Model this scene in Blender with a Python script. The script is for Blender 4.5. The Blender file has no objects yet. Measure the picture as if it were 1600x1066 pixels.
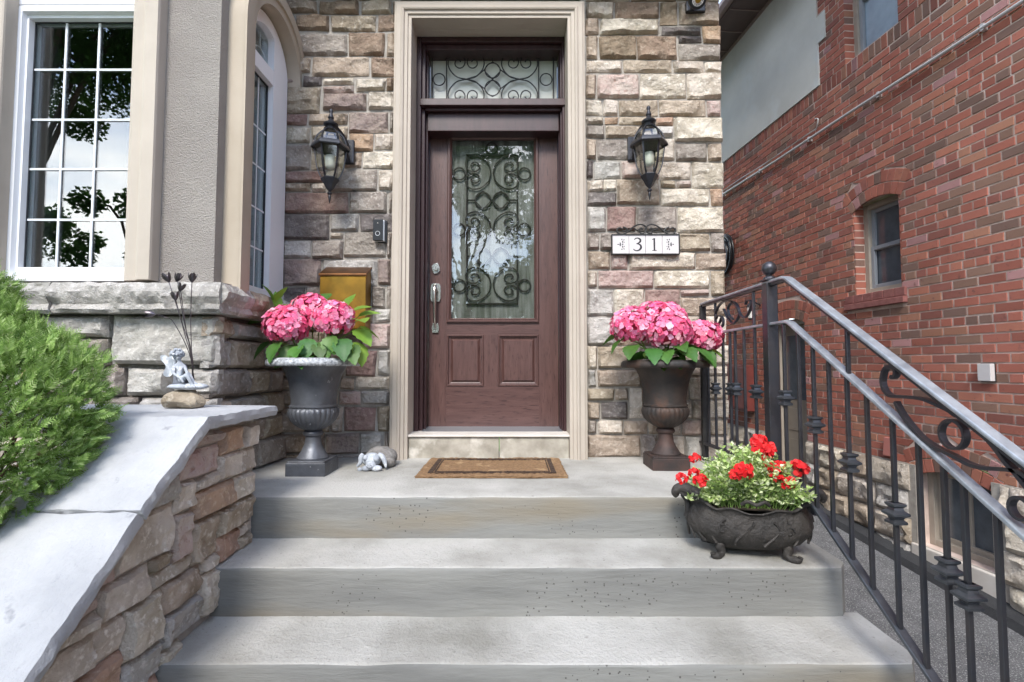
import bpy, math, random
from mathutils import Vector, Matrix, noise, Euler
import numpy as np

# ------------------------------------------------------------------ camera, sky, sun, exposure
SC = bpy.context.scene
COL = SC.collection
F_PX, PITCH, CZ = 790.0, math.radians(2.83), 1.275
cam = bpy.data.cameras.new('camera'); cam_o = bpy.data.objects.new('camera', cam); COL.objects.link(cam_o)
cam.sensor_width = 36.0; cam.lens = F_PX/1600*36; cam.clip_start = .02; cam.clip_end = 600
cam_o.location = (0, 0, CZ); cam_o.rotation_euler = (math.pi/2+PITCH, 0, 0)
SC.camera = cam_o

SUN_DIR = Vector((-.14, -.70, .72)).normalized()       # towards the sun
sun = bpy.data.lights.new('sun', 'SUN'); sun.energy = 1.3; sun.angle = math.radians(17); sun.color = (1, .955, .89)
sun_o = bpy.data.objects.new('sun', sun); COL.objects.link(sun_o)
sun_o.rotation_euler = SUN_DIR.to_track_quat('Z', 'Y').to_euler()
W = bpy.data.worlds.new('World'); SC.world = W; W.use_nodes = True
wn, wl = W.node_tree.nodes, W.node_tree.links
wn.clear()
wo = wn.new('ShaderNodeOutputWorld'); bg = wn.new('ShaderNodeBackground')
sky = wn.new('ShaderNodeTexSky'); sky.sky_type = 'NISHITA'; sky.sun_disc = False
sky.sun_elevation = math.asin(SUN_DIR.z); sky.sun_rotation = math.atan2(SUN_DIR.x, SUN_DIR.y)
sky.air_density = 1.0; sky.dust_density = .7; sky.ozone_density = 1.6
tc = wn.new('ShaderNodeTexCoord'); mp = wn.new('ShaderNodeMapping'); mp.inputs['Scale'].default_value = (1, 1, 2.2)
nz = wn.new('ShaderNodeTexNoise'); nz.inputs['Scale'].default_value = 2.1; nz.inputs['Detail'].default_value = 7; nz.inputs['Roughness'].default_value = .55
cr = wn.new('ShaderNodeValToRGB'); cr.color_ramp.elements[0].position = .49; cr.color_ramp.elements[1].position = .69
mx = wn.new('ShaderNodeMix'); mx.data_type = 'RGBA'; mx.inputs[7].default_value = (11.3, 11.2, 11.2, 1)
wl.new(tc.outputs['Generated'], mp.inputs['Vector']); wl.new(mp.outputs[0], nz.inputs['Vector']); wl.new(nz.outputs['Fac'], cr.inputs[0])
wl.new(cr.outputs[0], mx.inputs[0]); wl.new(sky.outputs[0], mx.inputs[6]); wl.new(mx.outputs[2], bg.inputs['Color'])
bg.inputs['Strength'].default_value = 0.15
wl.new(bg.outputs[0], wo.inputs['Surface'])
SC.view_settings.view_transform = 'Standard'; SC.view_settings.look = 'None'
SC.view_settings.exposure = 1.74; SC.view_settings.gamma = 1; SC.view_settings.use_curve_mapping = False
SC.cycles.max_bounces = 8; SC.cycles.transparent_max_bounces = 12

# ------------------------------------------------------------------ measuring helpers (photo pixel -> point on a real plane)
_c, _s = math.cos(PITCH), math.sin(PITCH)
def ray(px, py):
    a = (px-800)/F_PX; b = (533-py)/F_PX
    return Vector((a, _c-b*_s, _s+b*_c))
CAM = Vector((0, 0, CZ))
def onY(px, py, Y): d = ray(px, py); return CAM+d*(Y/d.y)
def onX(px, py, X): d = ray(px, py); return CAM+d*(X/d.x)
def onZ(px, py, Z): d = ray(px, py); return CAM+d*((Z-CZ)/d.z)
BP0 = Vector((3.56, 0, 0)); BD = Vector((-.0820, .9966, 0)).normalized()
def bw(px, py):                      # on the neighbour's wall: distance along it and height
    d = ray(px, py); n = Vector((BD.y, -BD.x, 0)); k = n.dot(BP0)/n.dot(d); p = CAM+d*k
    return (p-BP0).dot(BD), p.z
R = random.Random(7)

# ------------------------------------------------------------------ materials
def srgb(h):
    v = [int(h[i:i+2], 16)/255 for i in (0, 2, 4)]
    return tuple((x/12.92 if x <= .04045 else ((x+.055)/1.055)**2.4) for x in v)+(1,)
def mat(name, c1, c2=None, scale=6, rough=.8, bump=0, bscale=40, metal=0, var=0, hvar=0, c3=None, s3=30, t3=.6, spec=.5,
        stretch=None, detail=6, attr=None, rough2=None, bdetail=6, bdist=.01, coat=0, lo=.35, hi=.65, trans=0):
    m = bpy.data.materials.new(name); m.use_nodes = True
    n, l = m.node_tree.nodes, m.node_tree.links
    b = n['Principled BSDF']; b.inputs['Roughness'].default_value = rough; b.inputs['Metallic'].default_value = metal
    b.inputs['Specular IOR Level'].default_value = spec; b.inputs['Coat Weight'].default_value = coat
    t = n.new('ShaderNodeTexCoord'); oi = n.new('ShaderNodeObjectInfo')
    add = n.new('ShaderNodeVectorMath'); add.operation = 'ADD'
    sc_ = n.new('ShaderNodeVectorMath'); sc_.operation = 'SCALE'; sc_.inputs['Scale'].default_value = 37
    cmb = n.new('ShaderNodeCombineXYZ')
    l.new(oi.outputs['Random'], cmb.inputs[0]); l.new(oi.outputs['Random'], cmb.inputs[1]); l.new(cmb.outputs[0], sc_.inputs[0])
    l.new(t.outputs['Object'], add.inputs[0]); l.new(sc_.outputs[0], add.inputs[1])
    vec = add.outputs[0]
    if stretch:
        mpn = n.new('ShaderNodeMapping'); mpn.inputs['Scale'].default_value = stretch; l.new(vec, mpn.inputs[0]); vec = mpn.outputs[0]
    if attr:
        at = n.new('ShaderNodeAttribute'); at.attribute_name = attr; col = at.outputs['Color']
    else:
        rg = n.new('ShaderNodeRGB'); rg.outputs[0].default_value = tuple(c1)[:3]+(1,); col = rg.outputs[0]
    def mixc(fac, a, bcol, mode='MIX'):
        x = n.new('ShaderNodeMix'); x.data_type = 'RGBA'; x.blend_type = mode
        l.new(fac, x.inputs[0]) if not isinstance(fac, float) else setattr(x.inputs[0], 'default_value', fac)
        l.new(a, x.inputs[6])
        if isinstance(bcol, tuple): x.inputs[7].default_value = bcol[:3]+(1,)
        else: l.new(bcol, x.inputs[7])
        return x.outputs[2]
    def nse(s, lo, hi, d=6, v=None):
        x = n.new('ShaderNodeTexNoise'); x.inputs['Scale'].default_value = s; x.inputs['Detail'].default_value = d; x.inputs['Roughness'].default_value = .6
        l.new(v or vec, x.inputs['Vector'])
        r = n.new('ShaderNodeMapRange'); r.inputs[1].default_value = lo; r.inputs[2].default_value = hi; l.new(x.outputs['Fac'], r.inputs[0])
        return r.outputs[0]
    if c2: col = mixc(nse(scale, lo, hi, detail), col, tuple(c2))
    if c3: col = mixc(nse(s3, t3, t3+.12, 4), col, tuple(c3))
    if var or hvar:
        h = n.new('ShaderNodeHueSaturation')
        r = n.new('ShaderNodeMapRange'); r.inputs[3].default_value = 1-var; r.inputs[4].default_value = 1+var; l.new(oi.outputs['Random'], r.inputs[0]); l.new(r.outputs[0], h.inputs['Value'])
        ml = n.new('ShaderNodeMath'); ml.operation = 'FRACT'; m2 = n.new('ShaderNodeMath'); m2.operation = 'MULTIPLY'; m2.inputs[1].default_value = 7.31
        l.new(oi.outputs['Random'], m2.inputs[0]); l.new(m2.outputs[0], ml.inputs[0])
        r2 = n.new('ShaderNodeMapRange'); r2.inputs[3].default_value = .5-hvar; r2.inputs[4].default_value = .5+hvar; l.new(ml.outputs[0], r2.inputs[0]); l.new(r2.outputs[0], h.inputs['Hue'])
        l.new(col, h.inputs['Color']); col = h.outputs[0]
    l.new(col, b.inputs['Base Color'])
    if rough2 is not None:
        rr = n.new('ShaderNodeMapRange'); rr.inputs[3].default_value = rough; rr.inputs[4].default_value = rough2
        l.new(nse(scale*1.7, .35, .65), rr.inputs[0]); l.new(rr.outputs[0], b.inputs['Roughness'])
    if bump:
        x = n.new('ShaderNodeTexNoise'); x.inputs['Scale'].default_value = bscale; x.inputs['Detail'].default_value = bdetail; x.inputs['Roughness'].default_value = .65
        l.new(vec, x.inputs['Vector'])
        bp = n.new('ShaderNodeBump'); bp.inputs['Strength'].default_value = bump; bp.inputs['Distance'].default_value = bdist
        l.new(x.outputs['Fac'], bp.inputs['Height']); l.new(bp.outputs[0], b.inputs['Normal'])
    if trans:
        tr = n.new('ShaderNodeBsdfTranslucent'); ms = n.new('ShaderNodeMixShader'); ms.inputs[0].default_value = trans
        l.new(col, tr.inputs[0]); l.new(b.outputs[0], ms.inputs[1]); l.new(tr.outputs[0], ms.inputs[2])
        l.new(ms.outputs[0], n['Material Output'].inputs['Surface'])
    return m
def glass_mat(name, tint=(1, 1, 1), refl=.12, rough=0.0, wav=0, wsc=8):
    m = bpy.data.materials.new(name); m.use_nodes = True
    n, l = m.node_tree.nodes, m.node_tree.links
    n.remove(n['Principled BSDF'])
    tr = n.new('ShaderNodeBsdfTransparent'); tr.inputs[0].default_value = tint+(1,)
    gl = n.new('ShaderNodeBsdfGlossy'); gl.inputs['Roughness'].default_value = rough
    lw = n.new('ShaderNodeLayerWeight'); lw.inputs[0].default_value = .5
    pw = n.new('ShaderNodeMath'); pw.operation = 'POWER'; pw.inputs[1].default_value = 5; l.new(lw.outputs['Facing'], pw.inputs[0])
    ad = n.new('ShaderNodeMath'); ad.operation = 'ADD'; ad.inputs[1].default_value = refl+.04; ad.use_clamp = True; l.new(pw.outputs[0], ad.inputs[0])
    ms = n.new('ShaderNodeMixShader'); l.new(ad.outputs[0], ms.inputs[0]); l.new(tr.outputs[0], ms.inputs[1]); l.new(gl.outputs[0], ms.inputs[2])
    l.new(ms.outputs[0], n['Material Output'].inputs['Surface'])
    if wav:
        t = n.new('ShaderNodeTexCoord'); x = n.new('ShaderNodeTexNoise'); x.inputs['Scale'].default_value = wsc; x.inputs['Detail'].default_value = 2
        l.new(t.outputs['Object'], x.inputs['Vector']); bp = n.new('ShaderNodeBump'); bp.inputs['Strength'].default_value = wav; bp.inputs['Distance'].default_value = .01
        l.new(x.outputs['Fac'], bp.inputs['Height']); l.new(bp.outputs[0], gl.inputs['Normal'])
    return m
def desat(c, k=.94):
    l = .3*c[0]+.59*c[1]+.11*c[2]; return tuple(l+(x-l)*k for x in c[:3])+(1,)
def stone_mat(name, a, b, c=None):
    a, b, c = desat(a), desat(b), desat(c)
    return mat('stone_'+name, a, b, scale=8, rough=.92, bump=1, bscale=38, bdist=.022, var=.11, hvar=.01, c3=c, s3=44, t3=.54, spec=.25, bdetail=11, lo=.42, hi=.58)
ST = {
 'W': stone_mat('cream', srgb('cdc2b3'), srgb('b3a796'), srgb('dcd4c7')),
 'T': stone_mat('tan', srgb('b1a28f'), srgb('9a8b79'), srgb('c0b3a2')),
 'B': stone_mat('brown', srgb('9a8672'), srgb('847360'), srgb('a69682')),
 'G': stone_mat('grey', srgb('9d948a'), srgb('8a8077'), srgb('b1a89e')),
 'D': stone_mat('dark_grey', srgb('7b7470'), srgb('6a6360'), srgb('918a85')),
 'P': stone_mat('mauve', srgb('92827b'), srgb('9c8d82'), srgb('806e69')),
 'R': stone_mat('red', srgb('8d726b'), srgb('9c857b'), srgb('a69086')),
 'O': stone_mat('orange', srgb('b7987f'), srgb('ab917d'), srgb('c4ac95')),
 'K': stone_mat('pink', srgb('b39c94'), srgb('b9aaa0'), srgb('a48980')),
 'L': stone_mat('light_grey', srgb('b6b1aa'), srgb('a29e97'), srgb('c6c2bc')),
}
M = {}
M['mortar'] = mat('mortar', srgb('ada79e'), srgb('948e86'), scale=14, rough=.95, bump=.6, bscale=120)
M['bay_mortar'] = mat('bay_mortar', srgb('6f6b66'), srgb('5b5752'), scale=14, rough=.95, bump=.6, bscale=120)
M['stucco'] = mat('stucco', srgb('aca59d'), srgb('a09992'), scale=3, rough=.95, bump=1, bscale=150, bdist=.02, bdetail=3, c3=srgb('988c80'), s3=160, t3=.6)
M['trim'] = mat('beige_trim', srgb('b3a99c'), srgb('aaa093'), scale=3, rough=.75, bump=.15, bscale=200)
M['arch_trim'] = mat('tan_trim', srgb('aea291'), srgb('a59987'), scale=3, rough=.75, bump=.2, bscale=200)
M['vinyl'] = mat('white_vinyl', srgb('e6e7ea'), rough=.35)
M['muntin'] = mat('muntin_white', srgb('d4d8da'), rough=.4)
M['gasket'] = mat('black_gasket', srgb('23262a'), rough=.6)
M['glass'] = glass_mat('window_glass', (.85, .9, .9), .10, 0, .02, 3)
M['clear'] = glass_mat('clear_glass', (.93, .95, .93), .03)
M['door_glass'] = glass_mat('bevelled_door_glass', (.90, .90, .88), .05, 0, .035, 10)
M['room'] = mat('room_wall', srgb('57534c'), srgb('46433f'), scale=1, rough=.9)
M['curtain'] = mat('curtain', srgb('c3ccd2'), srgb('9fadb8'), scale=3, rough=.9, stretch=(8, 8, .5))
M['frost'] = mat('frosted_glass', srgb('d4d6cb'), srgb('c2c5ba'), scale=3, rough=.3)
M['frost_door'] = mat('textured_glass_backing', srgb('565c55'), srgb('8a908e'), scale=6, rough=.5, stretch=(4, 1, .35), bump=.3, bscale=30, lo=.4, hi=.6)
M['frame'] = mat('dark_brown_frame', srgb('3d2628'), srgb('2f1c1d'), scale=5, rough=.38, bump=.06, bscale=60, stretch=(6, 6, 1))
def wood(name, stretch):
    m = mat(name, srgb('4a322e'), srgb('583e39'), scale=9, rough=.40, bump=.4, bscale=26, stretch=stretch, c3=srgb('37221f'), s3=24, t3=.56, bdist=.003, detail=8)
    return m
M['wood_v'] = wood('woodgrain_upright', (5, 5, .55)); M['wood_h'] = wood('woodgrain_level', (.55, 5, 5))
M['nickel'] = mat('brushed_nickel', srgb('c9c6bf'), rough=.25, metal=1)
M['iron'] = mat('wrought_iron', srgb('2b2b2c'), srgb('3a3938'), scale=20, rough=.45, rough2=.65, metal=.3, bump=.25, bscale=60, bdist=.004)
M['rail'] = mat('railing_iron', srgb('42444b'), srgb('4d4a4c'), scale=9, rough=.28, rough2=.45, metal=.7, bump=.25, bscale=50, bdist=.004, spec=.6)
M['rail_top'] = mat('sky_sheen_handrail', srgb('adb2b7'), srgb('858a90'), scale=18, rough=.28, rough2=.42, metal=.35, bump=.3, bscale=70, bdist=.003)  # sky light on the rails' upper faces put into a pale base colour
M['lamp_metal'] = mat('lantern_metal', srgb('24262b'), srgb('33343a'), scale=14, rough=.35, metal=.4, bump=.2, bscale=70)
M['bulb'] = mat('bulb_glass', srgb('e9e9e4'), rough=.2)
M['brass'] = mat('aged_brass', srgb('a07a30'), srgb('7e6128'), scale=7, rough=.32, rough2=.5, metal=.85, c3=srgb('6b4d22'), s3=5, t3=.58)
M['copper'] = mat('mailbox_edge', srgb('7a5230'), srgb('5b3f28'), scale=9, rough=.4, metal=.8)
M['black'] = mat('black_plastic', srgb('17181a'), rough=.3)
M['silver'] = mat('silver_plastic', srgb('cfd2d4'), rough=.3, metal=.4)
M['white'] = mat('white_ceramic', srgb('c9c5c4'), rough=.25, coat=.3)
M['ink'] = mat('grey_ink', srgb('26262b'), rough=.6)
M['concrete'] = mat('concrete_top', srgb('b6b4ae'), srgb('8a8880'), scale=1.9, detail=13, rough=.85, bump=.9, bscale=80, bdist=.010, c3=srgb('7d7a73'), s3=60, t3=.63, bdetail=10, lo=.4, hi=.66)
M['riser'] = None
M['sill_stone'] = mat('limestone_tile', srgb('b3ada0'), srgb('8f897c'), scale=9, rough=.7, bump=.3, bscale=30, c3=srgb('c9c3b8'), s3=6, t3=.52)
M['sill_white'] = mat('painted_sill', srgb('cfc9c1'), srgb('c2bbb1'), scale=8, rough=.6, bump=.1)
M['alu'] = mat('aluminium', srgb('b9bfc4'), rough=.35, metal=.8)
M['coir'] = mat('coir', srgb('9a7a58'), srgb('7f6244'), scale=60, rough=1, bump=1, bscale=260, bdist=.01, c3=srgb('b0926c'), s3=9, t3=.58)
M['coir_dark'] = mat('coir_dark', srgb('3a2c26'), srgb('54402f'), scale=80, rough=1, bump=1, bscale=260, bdist=.01)
M['urn_grey'] = mat('lead_grey_urn', srgb('4b4d52'), srgb('63666c'), scale=7, rough=.36, rough2=.5, metal=.4, bump=.5, bscale=45, bdist=.005, c3=srgb('b9bcc0'), s3=34, t3=.66)
M['urn_rim'] = mat('urn_rim_worn', srgb('6f7277'), srgb('c9ccce'), scale=70, rough=.5, metal=.2, bump=.8, bscale=130, bdist=.006)
M['urn_black'] = mat('cast_iron_urn', srgb('2a2929'), srgb('3d342f'), scale=8, rough=.55, rough2=.7, metal=.2, bump=.5, bscale=45, bdist=.005, c3=srgb('4c382e'), s3=7, t3=.54)
M['urn_rust'] = mat('rusted_urn', srgb('4a3731'), srgb('2f2a29'), scale=10, rough=.65, metal=.15, bump=.6, bscale=45, bdist=.006)
M['trough'] = mat('cast_iron_trough', srgb('2d2b29'), srgb('423e3a'), scale=12, rough=.5, rough2=.7, metal=.25, bump=1, bscale=34, bdist=.012)
M['soil'] = mat('soil', srgb('3a2d22'), srgb('2a211a'), scale=20, rough=1, bump=1, bscale=80)
M['hyd'] = mat('hydrangea_petal', (1, 1, 1), rough=.6, attr='tint', trans=.25, spec=.2)
M['leaf'] = mat('hydrangea_leaf', srgb('4f7a33'), srgb('3a6128'), scale=8, rough=.5, var=.25, hvar=.02, bump=.5, bscale=45, bdist=.005, trans=.25)
M['leaf_light'] = mat('hydrangea_young_leaf', srgb('86ab45'), srgb('6d983a'), scale=8, rough=.5, var=.2, hvar=.015, bump=.5, bscale=45, bdist=.005, trans=.3)
M['stem'] = mat('green_stem', srgb('6d8a45'), rough=.6)
M['red'] = mat('red_petal', (1, 1, 1), rough=.55, attr='tint', trans=.2, spec=.2)
M['small_leaf'] = mat('small_leaf', (1, 1, 1), rough=.55, attr='tint', trans=.25)
M['cedar'] = mat('cedar_spray', (1, 1, 1), rough=.6, attr='tint', trans=.3, spec=.25)
M['bark'] = mat('bark', srgb('5b4636'), srgb('3e3027'), scale=12, rough=.95, bump=1, bscale=30)
M['flag'] = mat('flagstone', srgb('b1b2b4'), srgb('9a9c9f'), scale=3.5, detail=12, rough=.8, bump=.9, bscale=14, bdist=.016, c3=srgb('86888c'), s3=17, t3=.63, bdetail=10)
M['statue'] = mat('weathered_statue', srgb('b6bcc3'), srgb('8d939b'), scale=22, rough=.8, bump=.5, bscale=90, bdist=.004, c3=srgb('dfe2e5'), s3=20, t3=.55)
M['statue_dark'] = mat('statue_recess', srgb('585c66'), srgb('7b808a'), scale=22, rough=.85, bump=.4, bscale=90)
M['dog_body'] = mat('dog_body_stone', srgb('94918d'), srgb('74716e'), scale=40, rough=.9, bump=1, bscale=120, bdist=.01)
M['tulip'] = mat('dark_bronze', srgb('4b4548'), srgb('6b6468'), scale=20, rough=.35, metal=.8)
M['brick'] = mat('brick', (1, 1, 1), c2=None, rough=.88, attr='tint', bump=.6, bscale=90, bdist=.006, c3=srgb('6d4640'), s3=24, t3=.62, spec=.3)
M['brick_mortar'] = mat('brick_mortar', srgb('d6c3b8'), srgb('bda89c'), scale=9, rough=.95, bump=.5, bscale=120)
M['panel'] = mat('grey_render', srgb('d4d4cc'), srgb('c3c3bb'), scale=1.5, rough=.9, bump=.25, bscale=60, c3=srgb('cdd0cb'), s3=2, t3=.55)
M['eave'] = mat('brown_metal', srgb('4d3c38'), srgb('5d4a45'), scale=4, rough=.45, stretch=(.3, 1, 1))
M['eave_light'] = mat('brown_edge', srgb('8d7a72'), rough=.4)
M['win_tan'] = mat('taupe_window_frame', srgb('a59c8f'), srgb('978e82'), scale=6, rough=.5)
M['win_grey'] = mat('grey_sash', srgb('8f959b'), rough=.45)
M['dark_glass'] = mat('dark_window_glass', srgb('454c54'), srgb('59626a'), scale=5, rough=.08, spec=.8)
M['pale_glass'] = mat('blind_behind_glass', srgb('a9bccb'), srgb('93a5b5'), scale=5, rough=.12, spec=.8)
M['sill_brick'] = mat('pink_sill_stone', srgb('93605a'), srgb('7d4c47'), scale=14, rough=.9, bump=.6, bscale=50)
M['door_grey'] = mat('taupe_door', srgb('938c80'), srgb('878074'), scale=5, rough=.5)
M['conduit'] = mat('galvanised_pipe', srgb('c6c5c4'), rough=.4, metal=.3)
M['red_wood'] = mat('red_cabinet', srgb('6f332c'), srgb('5b2a25'), scale=5, rough=.6)
M['asphalt'] = mat('asphalt', srgb('7e7f81'), srgb('5d5e61'), scale=7, detail=12, rough=.93, bump=1, bscale=120, bdist=.03, c3=srgb('c2c2c0'), s3=130, t3=.54, lo=.3, hi=.7)
M['asphalt_dark'] = mat('new_asphalt', srgb('2f3033'), srgb('3a3b3d'), scale=10, rough=.95, bump=1, bscale=120, bdist=.015)
M['grass'] = mat('lawn_green', srgb('4d6b2c'), srgb('5f7d35'), scale=4, rough=1, bump=1, bscale=60)
M['road'] = mat('road_grey', srgb('6c6c6d'), srgb('5c5c5e'), scale=5, rough=.95, bump=.4, bscale=100)
M['tree_leaf'] = mat('tree_leaf', srgb('4a6b2a'), srgb('35521f'), scale=.8, rough=.6, trans=.3)
# board-marked riser concrete
def riser_mat():
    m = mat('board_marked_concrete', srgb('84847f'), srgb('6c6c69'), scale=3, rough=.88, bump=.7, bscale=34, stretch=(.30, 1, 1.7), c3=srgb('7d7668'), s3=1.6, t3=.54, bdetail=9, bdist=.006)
    n, l = m.node_tree.nodes, m.node_tree.links
    b = n['Principled BSDF']; bp = next(x for x in n if x.type == 'BUMP'); t = next(x for x in n if x.type == 'TEX_COORD')
    v = n.new('ShaderNodeTexVoronoi'); v.inputs['Scale'].default_value = 52; l.new(t.outputs['Object'], v.inputs['Vector'])
    nn = n.new('ShaderNodeTexNoise'); nn.inputs['Scale'].default_value = 3.5; l.new(t.outputs['Object'], nn.inputs['Vector'])
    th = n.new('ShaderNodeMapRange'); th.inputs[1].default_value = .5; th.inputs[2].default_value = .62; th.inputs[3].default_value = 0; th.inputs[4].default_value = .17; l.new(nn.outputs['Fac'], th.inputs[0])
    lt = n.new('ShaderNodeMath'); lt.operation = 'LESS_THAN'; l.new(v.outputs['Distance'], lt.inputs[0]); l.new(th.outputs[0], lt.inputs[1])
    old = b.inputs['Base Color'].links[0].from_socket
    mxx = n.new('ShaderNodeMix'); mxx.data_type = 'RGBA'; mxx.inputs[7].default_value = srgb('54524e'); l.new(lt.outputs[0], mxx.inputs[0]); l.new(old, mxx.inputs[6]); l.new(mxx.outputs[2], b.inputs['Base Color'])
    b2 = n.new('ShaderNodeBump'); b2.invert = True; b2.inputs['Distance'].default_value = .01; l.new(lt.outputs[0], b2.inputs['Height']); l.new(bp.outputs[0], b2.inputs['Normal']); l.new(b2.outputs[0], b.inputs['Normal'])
    return m
M['riser'] = riser_mat()

# ------------------------------------------------------------------ object helpers
WPOS = {}
def thing(name, label, cat, loc=(0, 0, 0), group=None, kind=None):
    o = bpy.data.objects.new(name, None); COL.objects.link(o); o.location = loc; o.empty_display_size = .1
    WPOS[o.name] = Vector(loc); o['label'] = label; o['category'] = cat
    if group: o['group'] = group
    if kind: o['kind'] = kind
    return o
def holder(name, parent):
    o = bpy.data.objects.new(name, None); COL.objects.link(o); o.parent = parent
    WPOS[o.name] = WPOS[parent.name].copy(); o.empty_display_size = .05
    return o
class MB:
    def __init__(s): s.v = []; s.f = []; s.c = []
    def add(s, vs, fs, col=None):
        k = len(s.v); s.v += [tuple(v) for v in vs]; s.f += [tuple(i+k for i in f) for f in fs]; s.c += [col]*len(fs); return s
    def box(s, a, b, col=None):
        x0, y0, z0 = (min(a[i], b[i]) for i in range(3)); x1, y1, z1 = (max(a[i], b[i]) for i in range(3))
        return s.add([(x0,y0,z0),(x1,y0,z0),(x1,y1,z0),(x0,y1,z0),(x0,y0,z1),(x1,y0,z1),(x1,y1,z1),(x0,y1,z1)],
                     [(0,3,2,1),(4,5,6,7),(0,1,5,4),(1,2,6,5),(2,3,7,6),(3,0,4,7)], col)
    def obox(s, c, ax, ay, az, col=None):          # centre and three half-axis vectors
        c, ax, ay, az = map(Vector, (c, ax, ay, az))
        vs = [c+ax*i+ay*j+az*k for k in (-1, 1) for i, j in ((-1,-1),(1,-1),(1,1),(-1,1))]
        return s.add(vs, [(0,3,2,1),(4,5,6,7),(0,1,5,4),(1,2,6,5),(2,3,7,6),(3,0,4,7)], col)
    def prism(s, poly, ext, col=None):             # closed polygon + extrusion vector
        n = len(poly); e = Vector(ext); p = [Vector(q) for q in poly]
        return s.add(p+[q+e for q in p], [tuple(range(n))[::-1], tuple(range(n, 2*n))]+[(i, (i+1) % n, n+(i+1) % n, n+i) for i in range(n)], col)
    def tube(s, pts, r, seg=8, rs=None, cap=True, col=None):
        pts = [Vector(p) for p in pts]; n = len(pts); up = None; vs = []
        for i, p in enumerate(pts):
            t = (pts[min(i+1, n-1)]-pts[max(i-1, 0)]).normalized()
            if up is None: up = t.orthogonal().normalized()
            up = (up-t*up.dot(t)).normalized(); b = t.cross(up); rr = rs[i] if rs else r
            vs += [p+(up*math.cos(2*math.pi*k/seg)+b*math.sin(2*math.pi*k/seg))*rr for k in range(seg)]
        fs = [(i*seg+k, i*seg+(k+1) % seg, (i+1)*seg+(k+1) % seg, (i+1)*seg+k) for i in range(n-1) for k in range(seg)]
        if cap: fs += [tuple(range(seg))[::-1], tuple((n-1)*seg+k for k in range(seg))]
        return s.add(vs, fs, col)
    def ribbon(s, pts, nrm, w, t, col=None):       # flat bar: width w along nrm, thickness t in the curve's plane
        pts = [Vector(p) for p in pts]; nrm = Vector(nrm).normalized(); n = len(pts); vs = []
        for i, p in enumerate(pts):
            d = (pts[min(i+1, n-1)]-pts[max(i-1, 0)]).normalized(); q = nrm.cross(d).normalized()*t/2; a = nrm*w/2
            vs += [p-a-q, p+a-q, p+a+q, p-a+q]
        fs = [(i*4+k, i*4+(k+1) % 4, (i+1)*4+(k+1) % 4, (i+1)*4+k) for i in range(n-1) for k in range(4)]+[(3,2,1,0), tuple((n-1)*4+k for k in range(4))]
        return s.add(vs, fs, col)
    def lathe(s, prof, c, seg=32, mod=None, col=None):  # prof [(r,z)] about vertical axis
        c = Vector(c); vs = []
        for j, (r, z) in enumerate(prof):
            for k in range(seg):
                a = 2*math.pi*k/seg; q = r*(mod(j, a) if mod else 1); vs.append(c+Vector((q*math.cos(a), q*math.sin(a), z)))
        n = len(prof)
        fs = [(i*seg+k, i*seg+(k+1) % seg, (i+1)*seg+(k+1) % seg, (i+1)*seg+k) for i in range(n-1) for k in range(seg)]
        fs += [tuple(range(seg))[::-1], tuple((n-1)*seg+k for k in range(seg))]
        return s.add(vs, fs, col)
    def ball(s, c, r, seg=16, rings=10, sc=(1, 1, 1), rot=None, nz=0, nf=10, col=None):
        c = Vector(c); vs = []
        for i in range(rings+1):
            th = math.pi*i/rings
            for k in range(seg):
                a = 2*math.pi*k/seg; d = Vector((math.sin(th)*math.cos(a)*sc[0], math.sin(th)*math.sin(a)*sc[1], math.cos(th)*sc[2]))*r
                if nz: d *= 1+nz*noise.noise((c+d)*nf)
                if rot: d = rot @ d
                vs.append(c+d)
        fs = [(i*seg+k, (i+1)*seg+k, (i+1)*seg+(k+1) % seg, i*seg+(k+1) % seg) for i in range(rings) for k in range(seg)]
        return s.add(vs, fs, col)
    def build(s, name, m, parent=None, smooth=False, bevel=0, loc=None, bseg=2, **tags):
        me = bpy.data.meshes.new(name); v = np.array(s.v, dtype=float)
        c = Vector(loc) if loc is not None else Vector(((v[:, 0].min()+v[:, 0].max())/2, (v[:, 1].min()+v[:, 1].max())/2, v[:, 2].min()))
        me.from_pydata((v-np.array(c)).tolist(), [], s.f); me.materials.append(m)
        if any(x is not None for x in s.c):
            at = me.color_attributes.new('tint', 'FLOAT_COLOR', 'CORNER'); arr = []
            for f, col in zip(s.f, s.c): arr += list((col or (1, 1, 1))[:3]+(1,) if True else 0)*len(f)
            at.data.foreach_set('color', arr)
        if smooth:
            me.shade_smooth()
            if smooth != 'all': me.set_sharp_from_angle(angle=math.radians(smooth if smooth is not True else 40))
        me.update()
        o = bpy.data.objects.new(name, me); COL.objects.link(o)
        if parent: o.parent = parent; o.location = c-WPOS[parent.name]
        else: o.location = c
        WPOS[o.name] = c.copy()
        if bevel:
            b = o.modifiers.new('bevel', 'BEVEL'); b.width = bevel; b.segments = bseg; b.limit_method = 'ANGLE'; b.angle_limit = math.radians(35)
        for k, val in tags.items(): o[k] = val
        return o
def smooth_curve(pts, n=8):
    P = [Vector(p) for p in pts]; out = []
    for i in range(len(P)-1):
        p0, p1, p2, p3 = P[max(i-1, 0)], P[i], P[i+1], P[min(i+2, len(P)-1)]
        for k in range(n):
            t = k/n; out.append(.5*((2*p1)+(p2-p0)*t+(2*p0-5*p1+4*p2-p3)*t*t+(3*p1-p0-3*p2+p3)*t**3))
    out.append(P[-1]); return out
def structure(mb, name, m, **k): return mb.build(name, m, None, kind='structure', **k)

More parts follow.
